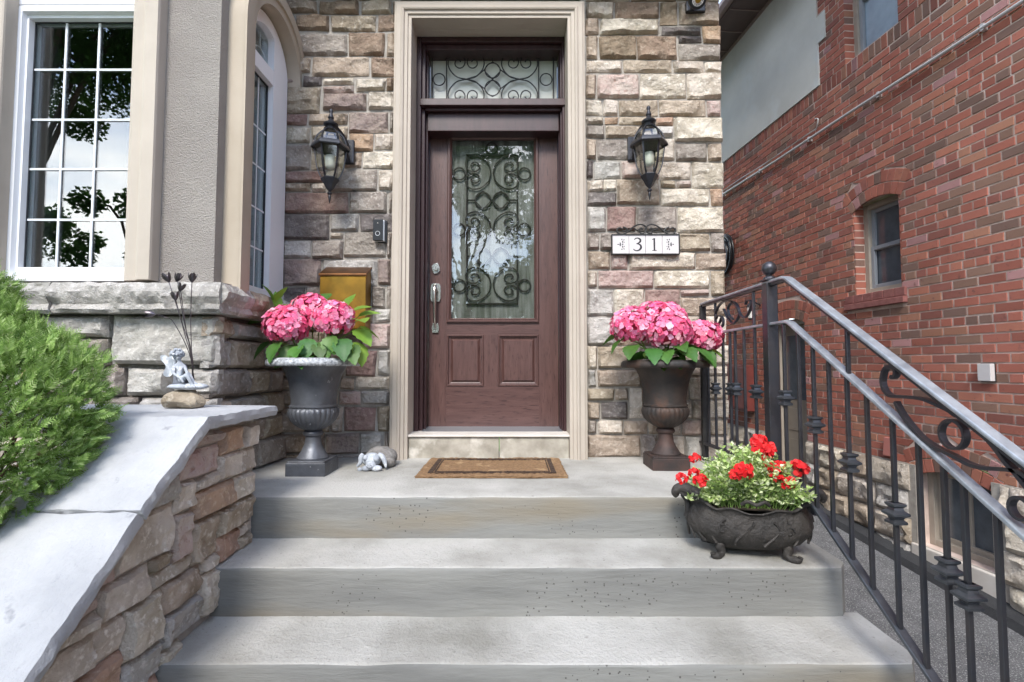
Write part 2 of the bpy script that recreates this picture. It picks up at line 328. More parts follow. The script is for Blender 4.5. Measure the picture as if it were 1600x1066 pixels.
# rough stone: fr maps (u,v,w) to world; w is outward
def stone(fr, u0, v0, u1, v1, m, parent, name='stone', proud=.022, back=.03, amp=.014, res=.012, seed=0, vmax=None, jit=.004, label=None):
    rr = random.Random(seed*7919+int(u0*1000)*31+int(v0*1000)); W_, H_ = u1-u0, v1-v0
    nx = max(3, min(30, round(W_/res))); ny = max(3, min(16, round(H_/res)))
    off = Vector((rr.uniform(0, 90), rr.uniform(0, 90), rr.uniform(0, 90)))
    tilt = (rr.uniform(-.35, .35), rr.uniform(-.5, .3)); pr = proud*rr.uniform(.75, 1.3)
    cj = [[(rr.uniform(-jit, jit), rr.uniform(-jit, jit)) for _ in range(2)] for _ in range(2)]
    vs = []
    def pt(i, j, wv):
        a, b = i/nx, j/ny
        ju = sum(cj[p][q][0]*((1-a) if p == 0 else a)*((1-b) if q == 0 else b) for p in (0, 1) for q in (0, 1))
        jv = sum(cj[p][q][1]*((1-a) if p == 0 else a)*((1-b) if q == 0 else b) for p in (0, 1) for q in (0, 1))
        u = u0+a*W_+ju; v = v0+b*H_+jv
        n2 = noise.noise_vector(Vector((u*9, v*9, 0))+off)*.0045
        if i in (0, nx): u += n2.x
        if j in (0, ny): v += n2.y
        if vmax is not None: v = min(v, vmax(u))
        return u, v
    for j in range(ny+1):
        for i in range(nx+1):
            u, v = pt(i, j, 0)
            e = min(i*W_/nx, (nx-i)*W_/nx, j*H_/ny, (ny-j)*H_/ny)
            k = min(1, e/.010); k = k*(2-k)
            p = Vector((u*6.5, v*8.5, 0))+off
            f1 = noise.fractal(p, 1, 2.1, 4)
            f2 = 1-abs(noise.noise(p*1.15+Vector((3, 7, 1))))*2
            cl = noise.cell(p*1.3+noise.noise_vector(p*.8)*.8)
            w = pr*(.30+.70*k)+k*amp*(f1*.9+noise.noise(p*5)*.28+f2*.45+cl*.35+tilt[0]*(i/nx-.5)*.8+tilt[1]*(j/ny-.5)*.9)
            vs.append((u, v, max(w, .003)))
    idx = lambda i, j: j*(nx+1)+i
    fs = [(idx(i, j), idx(i+1, j), idx(i+1, j+1), idx(i, j+1)) for j in range(ny) for i in range(nx)]
    ring = [(i, 0) for i in range(nx)]+[(nx, j) for j in range(ny)]+[(i, ny) for i in range(nx, 0, -1)]+[(0, j) for j in range(ny, 0, -1)]
    k0 = len(vs)
    for (i, j) in ring: u, v, w = vs[idx(i, j)]; vs.append((u, v, -back))
    n = len(ring)
    for q in range(n):
        a = idx(*ring[q]); b = idx(*ring[(q+1) % n]); fs.append((b, a, k0+q, k0+(q+1) % n))
    mb = MB(); mb.add([fr(*v) for v in vs], fs)
    o = mb.build(name, m, parent, loc=fr((u0+u1)/2, (v0+v1)/2, 0), smooth=32)
    if label: o['label'] = label
    return o
def ashlar(u0, u1, v0, v1, unit, rr, maxw=7, maxh=3, minw=2, skip=None):
    nu, nv = int((u1-u0)/unit), int((v1-v0)/unit); occ = [[False]*nu for _ in range(nv)]; out = []
    for j in range(nv):
        i = 0
        while i < nu:
            if occ[j][i]: i += 1; continue
            free = 0
            while i+free < nu and not occ[j][i+free]: free += 1
            h = rr.choice([1, 2, 2, 3][:maxh+1]); h = min(h, nv-j, maxh); w = rr.randint(minw, maxw)
            if h == 3: w = max(w, 4)
            w = min(w, free)
            if free-w < minw: w = free
            while h > 1 and any(occ[j+h-1][i+k] for k in range(w)): h -= 1
            for a in range(h):
                for b in range(w): occ[j+a][i+b] = True
            out.append((u0+i*unit, v0+j*unit, u0+(i+w)*unit, v0+(j+h)*unit)); i += w
    return out

# ------------------------------------------------------------------ ground
YW = 3.06; LZ = .72
def drive_z(y): return -.366+.107*(y-3.34)
mb = MB(); mb.add([(-150, -150, -1.35), (150, -150, -1.35), (150, 150, -1.35), (-150, 150, -1.35)], [(0, 1, 2, 3)])
structure(mb, 'ground', M['grass'])
mb = MB(); ys = [-6, -1, 0, 1, 2, 3, 4, 5, 6, 8, 10, 14]
vs = []
for y in ys:
    z = drive_z(y) if y > -1 else drive_z(-1)+(y+1)*.02
    vs += [(.9, y, z), (3.95, y, z)]
mb.add(vs, [(2*i, 2*i+1, 2*i+3, 2*i+2) for i in range(len(ys)-1)]); structure(mb, 'driveway', M['asphalt'])
mb = MB(); mb.box((-9, -6, -1.3), (.9, 1.2, -.83)); structure(mb, 'front_lawn', M['grass'])
mb = MB(); mb.box((-1.6, -6, -.826), (.9, 1.2, -.80)); structure(mb, 'bounce_walk', M['concrete'])  # unseen pale walk added to bounce light up at the house front
mb = MB(); mb.box((-7, 1.0, -1.2), (-1.42, 3.1, .35)); structure(mb, 'garden_bed', M['soil'])
mb = MB(); mb.box((-60, -16, -1.34), (60, -8, -1.28)); structure(mb, 'road', M['road'])

# ------------------------------------------------------------------ stone house
house = thing('house', 'stone faced house with brown front door, beige door surround and stucco bay', 'house', (0, YW, LZ))
wall = MB()
XR = 1.295; xl, xr = -.70, .43          # stone stops under the surround
wall.box((-1.50, YW, -.9), (xl, YW+.3, 6.5)); wall.box((xr, YW, -.9), (XR, YW+.3, 6.5)); wall.box((xl, YW, 3.62), (xr, YW+.3, 6.5)); wall.box((xl, YW, -.9), (xr, YW+.3, .715))
wall.box((XR-.3, YW+.3, -.9), (XR, YW+6, 6.5)); wall_o = wall.build('front_wall', M['mortar'], house)
def frW(u, v, w): return Vector((u, YW-w, v))
LEFT = [ # crop origin, scale, stones
 (400, 0, 3.552, """170,-60,340,-4,T 345,-60,560,-4,B 566,-60,775,-4,T 205,5,335,70,T 345,5,570,75,B 580,5,750,75,T 757,5,775,75,B 222,82,405,165,B 412,82,665,172,T 672,82,775,172,B 200,188,505,308,G 512,178,712,305,B 722,182,772,308,T
 165,320,300,405,T 308,315,628,420,T 636,318,768,425,B 125,420,250,475,P 258,420,362,475,D 370,430,540,466,W 550,438,718,502,W 722,432,765,502,B 370,474,540,512,K 125,485,355,625,T
 370,518,612,610,P 620,512,762,608,W 125,632,282,695,R 290,630,505,690,T 512,620,735,735,P 742,618,765,730,G 126,702,298,792,W 305,697,505,765,T 305,772,508,838,G 515,742,645,838,O 655,738,760,828,W
 122,800,300,942,G 306,845,478,942,T 484,845,585,932,T 592,838,760,932,W 120,950,390,1012,R 120,1018,302,1060,T 308,1018,390,1060,W 398,942,672,1062,G 680,940,758,1055,W"""),
 (380, 280, 3.807, """202,78,622,200,R 628,72,855,198,G 862,78,887,198,G 193,207,510,360,D 517,206,684,308,L 690,205,885,308,D 515,316,592,355,W 193,367,400,468,L 407,362,592,470,G 599,316,845,465,G 852,315,884,465,G
 190,475,462,632,P 470,478,795,630,L 802,475,877,630,P 190,640,365,760,D 370,640,452,760,G 460,638,755,765,G 760,638,842,765,G 847,640,877,765,G 778,773,874,850,L 188,768,480,900,G 485,768,771,850,T 485,857,695,1005,P
 188,907,480,1005,T 700,857,875,1005,K"""),
 (380, 500, 3.807, """188,190,420,335,T 426,190,598,335,G 605,180,790,335,R 798,178,872,328,L 185,345,400,415,T 407,345,570,415,G 576,345,660,415,T 668,337,870,413,W 183,424,380,510,T 386,424,562,510,T 568,423,695,504,K 702,420,870,507,L
 181,518,365,668,W 371,518,510,668,T 517,518,592,668,W 600,518,788,665,R 795,513,868,662,T 178,677,385,795,T 391,677,484,795,T 490,677,685,797,P 691,672,833,797,L 840,672,868,797,G 178,804,500,826,T 506,804,868,826,G"""),
]
RIGHT = [
 (900, 0, 3.552, """55,-70,300,8,T 306,-70,560,2,B 566,-70,808,2,T 55,15,210,98,W 218,10,462,100,B 470,8,565,138,B 572,8,806,136,T 55,106,125,190,T 132,108,462,190,W 478,145,697,190,D 704,143,808,236,O 570,198,697,236,D 55,200,124,325,T 132,196,335,322,B 342,198,562,325,B
 572,243,808,330,G 60,332,258,402,W 266,332,532,402,T 540,337,711,402,W 718,337,810,400,W 55,410,112,542,T 119,410,350,544,K 358,410,610,546,W 618,408,813,546,W 58,554,145,640,W 152,552,234,640,W 241,554,456,640,T
 462,554,723,643,T 730,554,822,643,K 58,648,155,688,W 160,648,234,688,O 243,648,442,690,T 448,650,540,694,O 548,652,832,788,W 57,696,157,762,G 164,697,420,762,T 426,700,541,758,L 58,769,113,882,T 120,770,420,884,G
 426,765,548,890,W 557,795,727,890,G 734,795,834,890,T 60,890,92,988,D 100,892,249,990,L 256,892,460,992,K 466,898,640,995,W 648,898,824,1042,W 63,997,152,1060,W 158,997,228,1060,W 470,1003,554,1042,T 561,1003,641,1042,K"""),
 (900, 280, 3.808, """248,2,495,152,T 72,75,240,155,D 505,55,796,154,W 803,53,902,154,O 70,163,180,310,L 190,163,357,308,R 364,163,599,308,G 608,162,907,314,W 70,318,140,420,G 148,318,380,420,G 386,318,608,420,L 615,320,797,430,T
 804,320,908,432,G 70,428,202,535,T 210,428,308,532,K 315,438,710,537,W 718,438,893,538,T 70,545,124,645,W 132,543,463,649,K 470,544,798,650,W 806,545,907,697,T 70,655,221,810,L 229,657,405,810,W 412,655,617,810,R 625,657,798,693,K 625,702,907,812,T
 70,820,236,985,L 243,820,430,985,T 437,820,625,985,W 632,820,907,985,W"""),
 (900, 480, 3.5525, """66,217,118,340,W 126,215,330,338,T 337,215,600,338,W 606,215,850,322,W 66,347,112,445,L 120,347,362,442,T 369,347,628,442,T 634,330,850,378,W 634,385,695,515,W 702,385,850,515,W 66,453,214,517,T 221,453,290,517,T 298,449,374,622,W
 381,449,460,622,G 467,449,628,515,T 467,522,645,622,W 652,522,850,620,W 66,526,132,622,T 140,526,290,622,D 66,632,114,698,G 121,632,263,702,W 270,632,398,702,T 405,630,460,705,T 467,632,582,712,W 589,628,732,712,K 740,628,850,712,T
 66,710,358,832,T 365,712,452,832,G 459,720,604,832,W 612,720,730,832,L 737,720,850,832,W"""),
]
sd = 0
def clampx(x, lo, hi): return max(lo, min(hi, x))
for side, data in (('L', LEFT), ('R', RIGHT)):
    for ox, oy, sc_, txt in data:
        for tk in txt.split():
            x0, y0, x1, y1, k = tk.split(','); x0, y0, x1, y1 = (float(q)/sc_ for q in (x0, y0, x1, y1))
            a = onY(ox+x0, oy+y1, YW-.012); b = onY(ox+x1, oy+y0, YW-.012)
            u0, u1 = a.x, b.x; v0, v1 = a.z, b.z; sd += 1
            if side == 'L': u0 = clampx(u0, -1.40, 9); u1 = clampx(u1, -9, -.705)
            else: u0 = clampx(u0, .425, 9)
            if side == 'R' and u1 > 1.24: u1 = XR+R.uniform(-.002, .012)
            if side == 'L' and u0 < -1.36: u0 = -1.395
            v0 = max(v0, LZ+.004)
            g = .0016
            if u1-u0 < .012 or v1-v0 < .008: continue
            stone(frW, u0+g, v0+g, u1-g, v1-g, ST[k], wall_o, seed=sd, amp=.017, proud=.019)
rs = random.Random(3)
def frE(u, v, w): return Vector((XR+w, YW+u, v))
for q in ashlar(.02, 2.6, -.5, 3.7, .075, rs, maxw=6, minw=2):
    stone(frE, q[0]+.004, q[1]+.004, q[2]-.004, q[3]-.004, ST[rs.choice('WWTTGKLB')], wall_o, res=.06, proud=.014, seed=sd)
# porch overhang above the door
mb = MB(); mb.box((-1.6, 2.76, 3.72), (1.29, YW+.2, 3.86)); mb.build('soffit', M['arch_trim'], house, bevel=.006)

# door surround: swept profile with mitred head
YF = YW-.02
il = onY(639, 400, YF-.05).x; ir = onY(889, 400, YF-.05).x; it = onY(765, 27, YF-.05).z
PROF = [(0, -.06), (0, .045), (.018, .045), (.021, .055), (.040, .055), (.043, .066), (.052, .070), (.060, .066), (.063, .060), (.088, .060), (.091, .050), (.104, .046), (.104, -.02)]
def sweepU(path_l, prof):
    x0, x1, zt, zb = path_l; vs = []; n = len(prof)
    for st in range(4):
        for (u, w) in prof:
            x = x0-u if st < 2 else x1+u; z = zb if st in (0, 3) else zt+u; vs.append((x, YF-w, z))
    return vs, [(a*n+i, a*n+i+1, (a+1)*n+i+1, (a+1)*n+i) for a in range(3) for i in range(n-1)]+[tuple(range(n)), tuple(range(3*n, 4*n))[::-1]]
v_, f_ = sweepU((il, ir, it, LZ+.002), PROF); mb = MB(); mb.add(v_, f_); sur = mb.build('door_surround', M['trim'], house)
YD = 3.17                                   # front of the brown frame
mb = MB(); mb.box((il-.02, YF+.061, LZ+.14), (il-.0, YD+.02, it+.02)); mb.box((ir, YF+.061, LZ+.14), (ir+.02, YD+.02, it+.02)); mb.box((il-.0, YF+.061, it), (ir+.0, YD+.02, it+.02))
mb.build('door_reveal', M['trim'], house)
# brown frame
fr_ = holder('door_frame', house)
fx0, fx1 = il+.001, ir-.001; jx0 = onY(667, 400, 3.24).x; jx1 = onY(874, 400, 3.24).x
ft = it-.001; tb1 = onY(765, 155, YD).z; tb0 = onY(765, 166, YD).z; hb = onY(765, 79, YD+.05).z; fb = .845
def stepped(x0, x1, s):                     # jamb: three steps towards the door
    m_ = MB(); w = x1-x0
    xs = [x0, x0+w*.45, x0+w*.8, x1] if s > 0 else [x0, x0+w*.2, x0+w*.55, x1]
    ds = (0, .03, .07) if s > 0 else (.07, .03, 0)
    for i in range(3): m_.box((xs[i], YD+ds[i], fb), (xs[i+1], 3.40, ft))
    return m_
stepped(fx0, jx0, 1).build('jamb', M['frame'], fr_, bevel=.004); stepped(jx1, fx1, -1).build('jamb', M['frame'], fr_, bevel=.004)
mb = MB(); mb.box((jx0-.035, YD+.001, ft-.035), (jx1+.035, 3.399, ft-.0005)); mb.box((jx0-.01, YD+.03, ft-.07), (jx1+.01, 3.398, ft-.034)); mb.box((jx0, YD+.055, hb), (jx1, 3.397, ft-.069)); mb.build('head', M['frame'], fr_, bevel=.004)
mb = MB(); mb.box((jx0-.04, YD-.012, tb0), (jx1+.04, 3.396, tb1)); mb.box((jx0-.01, YD+.02, tb0-.02), (jx1+.01, 3.395, tb0+.001)); mb.box((jx0, YD+.05, tb0-.14), (jx1, 3.394, tb0-.0195)); mb.build('transom_bar', M['frame'], fr_, bevel=.004)
# transom light
tw = holder('transom_window', house)
YT = 3.27; tx0, tx1 = jx0+.004, jx1-.004; tz0, tz1 = tb1-.01, hb+.001
mb = MB(); mb.box((tx0, YT+.05, tz0), (tx1, YT+.06, tz1)); mb.build('glass', M['frost'], tw)
def c3(x, y): return onY(620+x/3.555, y/3.555, YT+.02)
iron = MB()
HEART = [(0,.9),(-.5,.78),(-.88,.4),(-1,0),(-.87,-.36),(-.55,-.5),(-.2,-.4),(-.06,-.08),(-.17,.2),(-.40,.27),(-.60,.12),(-.59,-.12),(-.42,-.2),(-.30,-.08)]
def heart(mbx, conv, cx, cy, sx, sy, r, rot=False, flip=1):
    for sg in (1, -1):
        pts = []
        for (a, b) in HEART:
            if rot: x, y = cx+b*flip*sx, cy+a*sg*sy
            else: x, y = cx+a*sg*sx, cy+b*flip*sy
            pts.append((x, y, 0))
        q = smooth_curve(pts, 6); mbx.tube([conv(p.x, p.y) for p in q], r, 6)
def ring(mbx, conv, cx, cy, rad, r, ry=None):
    mbx.tube([conv(cx+rad*math.cos(t), cy+(ry or rad)*math.sin(t)) for t in [2*math.pi*k/24 for k in range(25)]], r, 6, cap=False)
for cx in (385, 682): heart(iron, c3, cx, 352, 100, 98, .0042); heart(iron, c3, cx, 530, 100, 98, .0042, flip=-1)
ring(iron, c3, 532, 392, 42, .004); ring(iron, c3, 532, 490, 42, .004)
for sy in (1, -1):
    for sx in (1, -1):
        iron.tube([c3(532+sx*a, 441+sy*b) for a, b in ((0, 0), (25, -25), (48, -50), (25, -82), (0, -96))], .0038, 6)
        iron.tube([c3(532+sx*a, 441+sy*b) for a, b in ((48, -50), (90, -18), (147, 0))], .0038, 6)
for x in (277, 788): iron.tube([c3(x, 285), c3(x, 560)], .0045, 6)
iron.tube([c3(532, 285), c3(532, 345)], .0038, 6)
for x in (235, 829): ring(iron, c3, x, 442, 33, .004)
iron.tube([c3(185, 290), c3(880, 290)], .006, 6); iron.tube([c3(196, 290), c3(196, 560)], .005, 6); iron.tube([c3(870, 290), c3(870, 560)], .005, 6)
iron.build('scrollwork', M['iron'], tw, smooth=50)

# door
door = holder('door', house); YL = 3.33
L0, L1 = jx0+.002, jx1-.002; dz0 = .872; dz1 = tb0-.1
g0 = onY(698, 504, YL-.01); g1 = onY(841, 211, YL-.01)
def bx(a, b, c, d, y0, y1): q = MB(); q.box((a, y0, c), (b, y1, d)); return q
zl = onY(770, 523, YL).z; zb_ = onY(770, 604, YL).z
p1x = (onY(697, 560, YL).x, onY(756, 560, YL).x); p2x = (onY(778, 560, YL).x, onY(841, 560, YL).x)
bx(L0, g0.x, dz0, dz1, YL, YL+.045).build('stile', M['wood_v'], door); bx(g1.x, L1, dz0, dz1, YL, YL+.045).build('stile', M['wood_v'], door)
bx(g0.x, g1.x, g1.z, dz1, YL+.0004, YL+.044).build('rail', M['wood_h'], door); bx(g0.x, g1.x, zl, g0.z, YL+.0004, YL+.044).build('rail', M['wood_h'], door); bx(g0.x, g1.x, dz0, zb_, YL+.0004, YL+.044).build('rail', M['wood_h'], door)
bx(p1x[1], p2x[0], zb_, zl, YL+.0004, YL+.044).build('mullion', M['wood_v'], door)
mb = MB(); mb.box((p1x[1]-.002, YL+.02, zb_-.002), (p1x[1], YL+.04, zl))
for (a, b) in (p1x, p2x):
    a = g0.x if a == p1x[0] else a; b = g1.x if b == p2x[1] else b
    q = MB(); i = .003
    def loop(ins, y): return [(a+ins, y, zb_+ins), (b-ins, y, zb_+ins), (b-ins, y, zl-ins), (a+ins, y, zl-ins)]
    lo = [loop(0, YL+.001), loop(.004, YL-.006), loop(.010, YL-.006), loop(.014, YL+.008), loop(.024, YL+.010), loop(.028, YL+.012), loop(.042, YL-.001)]
    vs = sum(lo, []); fs = [(4*k+m_, 4*k+(m_+1) % 4, 4*k+4+(m_+1) % 4, 4*k+4+m_) for k in range(len(lo)-1) for m_ in range(4)]+[tuple(range(len(vs)-4, len(vs)))]
    q.add(vs, fs); q.build('panel', M['wood_v'], door)
def moulding(x0, z0, x1, z1, y, prof):
    vs = []; fs = []
    for (ins, d) in prof: vs += [(x0+ins, y-d, z0+ins), (x1-ins, y-d, z0+ins), (x1-ins, y-d, z1-ins), (x0+ins, y-d, z1-ins)]
    for k in range(len(prof)-1):
        for m_ in range(4): fs.append((4*k+m_, 4*k+(m_+1) % 4, 4*k+4+(m_+1) % 4, 4*k+4+m_))
    return vs, fs
v_, f_ = moulding(g0.x-.001, g0.z-.001, g1.x+.001, g1.z+.001, YL, [(0, -.002), (0, .012), (.006, .018), (.014, .018), (.018, .012), (.022, .014), (.029, .004), (.031, -.012)])
mb = MB(); mb.add(v_, f_); mb.build('glazing_bead', M['wood_v'], door)
q0, q1 = Vector((g0.x+.027, 0, g0.z+.027)), Vector((g1.x-.027, 0, g1.z-.027))
bx(q0.x, q1.x, q0.z, q1.z, YL+.004, YL+.008).build('glass_pane', M['door_glass'], door)
bx(q0.x-.02, q1.x+.02, q0.z-.02, q1.z+.02, YL+.034, YL+.04).build('inner_pane', M['frost_door'], door)
def c6(x, y): return onY(690+x/6.66, 200+y/6.66, YL+.02)
iron = MB(); r_ = .0052
for cy in (465, 1045, 1627):
    heart(iron, c6, 345, cy, 185, 172, r_, rot=True); heart(iron, c6, 705, cy, 185, 172, r_, rot=True, flip=-1)
    for x in (185, 862): ring(iron, c6, x, cy+12, 62, r_*1.1)
for cy in (752, 1335):
    for x in (432, 617):
        ring(iron, c6, x, cy, 82, r_)
        iron.tube([c6(x+a, cy+b) for a, b in ((0, -95), (92, 0), (0, 95), (-92, 0), (0, -95))], r_*.9, 6)
    iron.tube([c6(265, cy), c6(340, cy)], r_, 6); iron.tube([c6(710, cy), c6(785, cy)], r_, 6)
ring(iron, c6, 520, 215, 60, r_*1.1)
iron.tube([c6(255, 285), c6(795, 285)], r_*1.3, 6); iron.tube([c6(255, 1830), c6(795, 1830)], r_*1.3, 6)
for x in (262, 788): iron.tube([c6(x, 285), c6(x, 1830)], r_*1.1, 6)
iron.build('scrollwork', M['iron'], door, smooth=50)
# handle set and deadbolt
hx = onY(681, 460, YL).x
def hz(y): return onY(681, y, YL-.02).z
mb = MB(); mb.prism([(hx-.033, YL-.001, hz(467)), (hx-.026, YL-.001, hz(471)), (hx+.026, YL-.001, hz(471)), (hx+.033, YL-.001, hz(467)), (hx+.033, YL-.001, hz(447)), (hx+.024, YL-.001, hz(443)), (hx-.024, YL-.001, hz(443)), (hx-.033, YL-.001, hz(447))], (0, -.012, 0))
mb.lathe([(.020, 0), (.020, .004)], (hx, YL-.017, hz(456)), 16)
mb.prism([(hx-.020, YL-.001, hz(520)), (hx+.020, YL-.001, hz(520)), (hx+.024, YL-.001, hz(512)), (hx+.018, YL-.001, hz(505)), (hx-.018, YL-.001, hz(505)), (hx-.024, YL-.001, hz(512))], (0, -.011, 0))
mb.tube(smooth_curve([(hx, YL-.012, hz(450)), (hx, YL-.045, hz(448)), (hx, YL-.062, hz(458)), (hx, YL-.060, hz(480)), (hx, YL-.05, hz(500)), (hx, YL-.012, hz(514))], 6), .008, 10, rs=[.006+.006*math.sin(math.pi*min(1, k/30+.08)) for k in range(31)])
mb.box((hx-.010, YL-.05, hz(446)), (hx+.010, YL-.012, hz(444)))
mb.build('door_handle', M['nickel'], door, smooth=40, bevel=.0015)
mb = MB(); mb.prism([(hx+.028*math.cos(t)*(1.1 if k % 2 else .92), YL-.001, hz(419)+.040*math.sin(t)*(1.0 if k % 2 else .9)) for k, t in enumerate([2*math.pi*j/8+.39 for j in range(8)])], (0, -.010, 0))
mb.tube([(hx, YL-.009, hz(419)), (hx, YL-.028, hz(419))], .018, 20); mb.box((hx-.002, YL-.030, hz(419)-.008), (hx+.002, YL-.026, hz(419)+.008))
mb.build('deadbolt', M['nickel'], door, smooth=40, bevel=.0015)
bx(L0, L1, .850, dz0-.001, YL+.005, YL+.03).build('sweep', M['black'], door)
# threshold
th_ = holder('threshold', house)
z683 = onY(765, 683, YW-.04).z
mb = MB(); mb.box((il-.004, YW-.05, z683), (ir+.004, 3.20, z683+.014)); mb.build('sill_slab', M['sill_white'], th_, bevel=.004)
mb = MB(); mb.add([(jx0-.01, 3.16, z683+.0145), (jx1+.01, 3.16, z683+.0145), (jx1+.01, 3.34, z683+.026), (jx0-.01, 3.34, z683+.026), (jx0-.01, 3.16, z683), (jx1+.01, 3.16, z683), (jx1+.01, 3.34, z683), (jx0-.01, 3.34, z683)], [(0,1,2,3),(4,7,6,5),(0,4,5,1),(1,5,6,2),(2,6,7,3),(3,7,4,0)]); mb.build('metal_strip', M['alu'], th_)
xm = onY(780, 700, YW-.04).x
for a, b in ((il+.002, xm-.002), (xm+.002, ir-.002)):
    mb = MB(); mb.box((a, YW-.036, LZ+.003), (b, YW, z683-.003)); mb.build('tile', M['sill_stone'], th_, bevel=.003)

# ------------------------------------------------------------------ bay
YB = 2.33; XB = -1.385
bay = holder('bay_wall', house)
wx0 = onY(22, 200, 2.36).x; wx1 = -1.74; wz0 = onY(100, 440, 2.36).z; wz1 = onY(100, 12, 2.36).z
mb = MB(); TOP = 5.2; zl0 = 1.63
def face_y(x0, x1, z0, z1, y=YB): mb.box((x0, y, z0), (x1, y+.10, z1))
face_y(-4.2, wx0-.02, zl0, TOP); face_y(wx1+.02, XB, zl0, TOP); face_y(wx0-.02, wx1+.02, 3.9, TOP)
mb.box((-4.2, YB+.02, .3), (XB+.0, YB+.12, zl0-.001))
st1 = mb.build('stucco', M['stucco'], bay)
# side face with arched opening (centre ca, radius ra)
ca, ra, zs = 2.765, .29, 2.99
mb = MB()
N = 20; arc = [(ca-ra*math.cos(math.pi*k/N), zs+ra*math.sin(math.pi*k/N)) for k in range(N+1)]
mb.box((XB-.08, YB+.1005, zl0), (XB, ca-ra, zs)); mb.box((XB-.08, ca-ra+.0, TOP), (XB, ca-ra, zs))
vs = []; fs = []
for k, (y, z) in enumerate([(YB+.1005, zs)]+arc+[(YW+.1, zs)]):
    vs += [(XB, y, z), (XB, y, TOP), (XB-.08, y, z), (XB-.08, y, TOP)]
n = len(arc)+2
for k in range(n-1): a = 4*k; fs += [(a, a+4, a+5, a+1), (a, a+2, a+6, a+4)]
mb.add(vs, fs); mb.build('stucco', M['stucco'], bay)
mb = MB(); mb.box((XB-.08, YB+.12, .3), (XB-.0, YW, zl0-.001)); mb.build('base_core', M['bay_mortar'], bay)
# side window trim (arch) standing proud
XT = -1.305
ro, ri = .375, .27
mb = MB(); arc_o = [(ca-ro*math.cos(math.pi*k/24), zs+ro*math.sin(math.pi*k/24)) for k in range(25)]; arc_i = [(ca-ri*math.cos(math.pi*k/24), zs+ri*math.sin(math.pi*k/24)) for k in range(25)]
po = [(ca-ro, zl0)]+arc_o; pi_ = [(ca-ri, zl0)]+arc_i
def ringp(po, pi_, xa, xb):
    vs = []; 
    for (o, i) in zip(po, pi_): vs += [(xa, o[0], o[1]), (xa, i[0], i[1]), (xb, i[0], i[1]), (xb, o[0], o[1])]
    n = len(po); return vs, [(4*k+j, 4*k+(j+1) % 4, 4*k+4+(j+1) % 4, 4*k+4+j) for k in range(n-1) for j in range(4)]+[(0, 1, 2, 3), tuple(4*(n-1)+j for j in (3, 2, 1, 0))]
mb.add(*ringp(po, pi_, XT, XB-.07))
mid = [(ca-.315, zl0)]+[(ca-.315*math.cos(math.pi*k/24), zs+.315*math.sin(math.pi*k/24)) for k in range(25)]
mb.add(*ringp(po, mid, XT+.012, XT-.001))
mb.build('window_trim', M['arch_trim'], bay, smooth=30)
# side window
XG = -1.412
sw = holder('side_window', house)
cw = .255
mb = MB(); po = [(ca-cw, 1.66)]+[(ca-cw*math.cos(math.pi*k/24), zs+cw*math.sin(math.pi*k/24)) for k in range(25)]+[(ca+cw, 1.66)]
gi = .19; pi_ = [(ca-gi, 1.66)]+[(ca-gi*math.cos(math.pi*k/24), zs+gi*math.sin(math.pi*k/24)) for k in range(25)]+[(ca+gi, 1.66)]
g_y0, g_y1 = ca-.185, onX(414, 300, XG).y
vs, fs = ringp(po, [(min(max(a, g_y0), g_y1), b) for a, b in pi_], XG+.035, XG-.03); mb.add(vs, fs)
mb.box((XG+.034, g_y0-.001, zs-.10), (XG-.03, g_y1+.001, zs-.015)); mb.box((XG+.0345, ca-cw, 1.60), (XG-.03, ca+cw+.03, 1.70)); mb.box((XG+.06, ca-cw, 1.585), (XG-.03, ca+cw+.03, 1.625))
mb.build('frame', M['vinyl'], sw, smooth=30)
mb = MB(); mb.box((XG-.002, g_y0, 1.69), (XG-.006, g_y1, zs+gi)); mb.build('glass', M['glass'], sw)
gk = MB(); gk.box((XG+.004, g_y1-.008, 1.70), (XG-.004, g_y1+.001, zs-.10)); gk.box((XG+.004, g_y0, 1.70), (XG-.004, g_y1, 1.708)); gk.box((XG+.004, g_y0, zs-.108), (XG-.004, g_y1, zs-.10)); gk.build('gasket', M['gasket'], sw)
for y in (onX(400, 300, XG).y, onX(400, 300, XG).y-.11): mb = MB(); mb.box((XG+.0005, y-.0045, 1.70), (XG-.0015, y+.0045, zs-.10)); mb.build('muntin', M['muntin'], sw)
for py in (197, 258, 325, 388): z = onX(400, py, XG).z; mb = MB(); mb.box((XG+.0009, g_y0, z-.0045), (XG-.0014, g_y1, z+.0045)); mb.build('muntin', M['muntin'], sw)
mb = MB(); mb.tube([(XG-.010, ca+.09*math.cos(t), zs-.015+.09*math.sin(t)) for t in [math.pi*k/16 for k in range(17)]], .005, 6)
for t in (.6, 1.57, 2.5): mb.tube([(XG-.010, ca+.09*math.cos(t), zs-.015+.09*math.sin(t)), (XG-.010, ca+.19*math.cos(t), zs-.015+.19*math.sin(t))], .005, 6)
mb.build('muntin', M['muntin'], sw)
mb = MB(); N = 60
vs = []
for k in range(N+1): y = 2.80+.15*k/N; x = XG-.07-.016*math.sin(k*.75); vs += [(x, y, 1.64), (x, y, 3.3)]
mb.add(vs, [(2*k, 2*k+2, 2*k+3, 2*k+1) for k in range(N)]); mb.build('curtain', M['curtain'], sw, smooth=60)
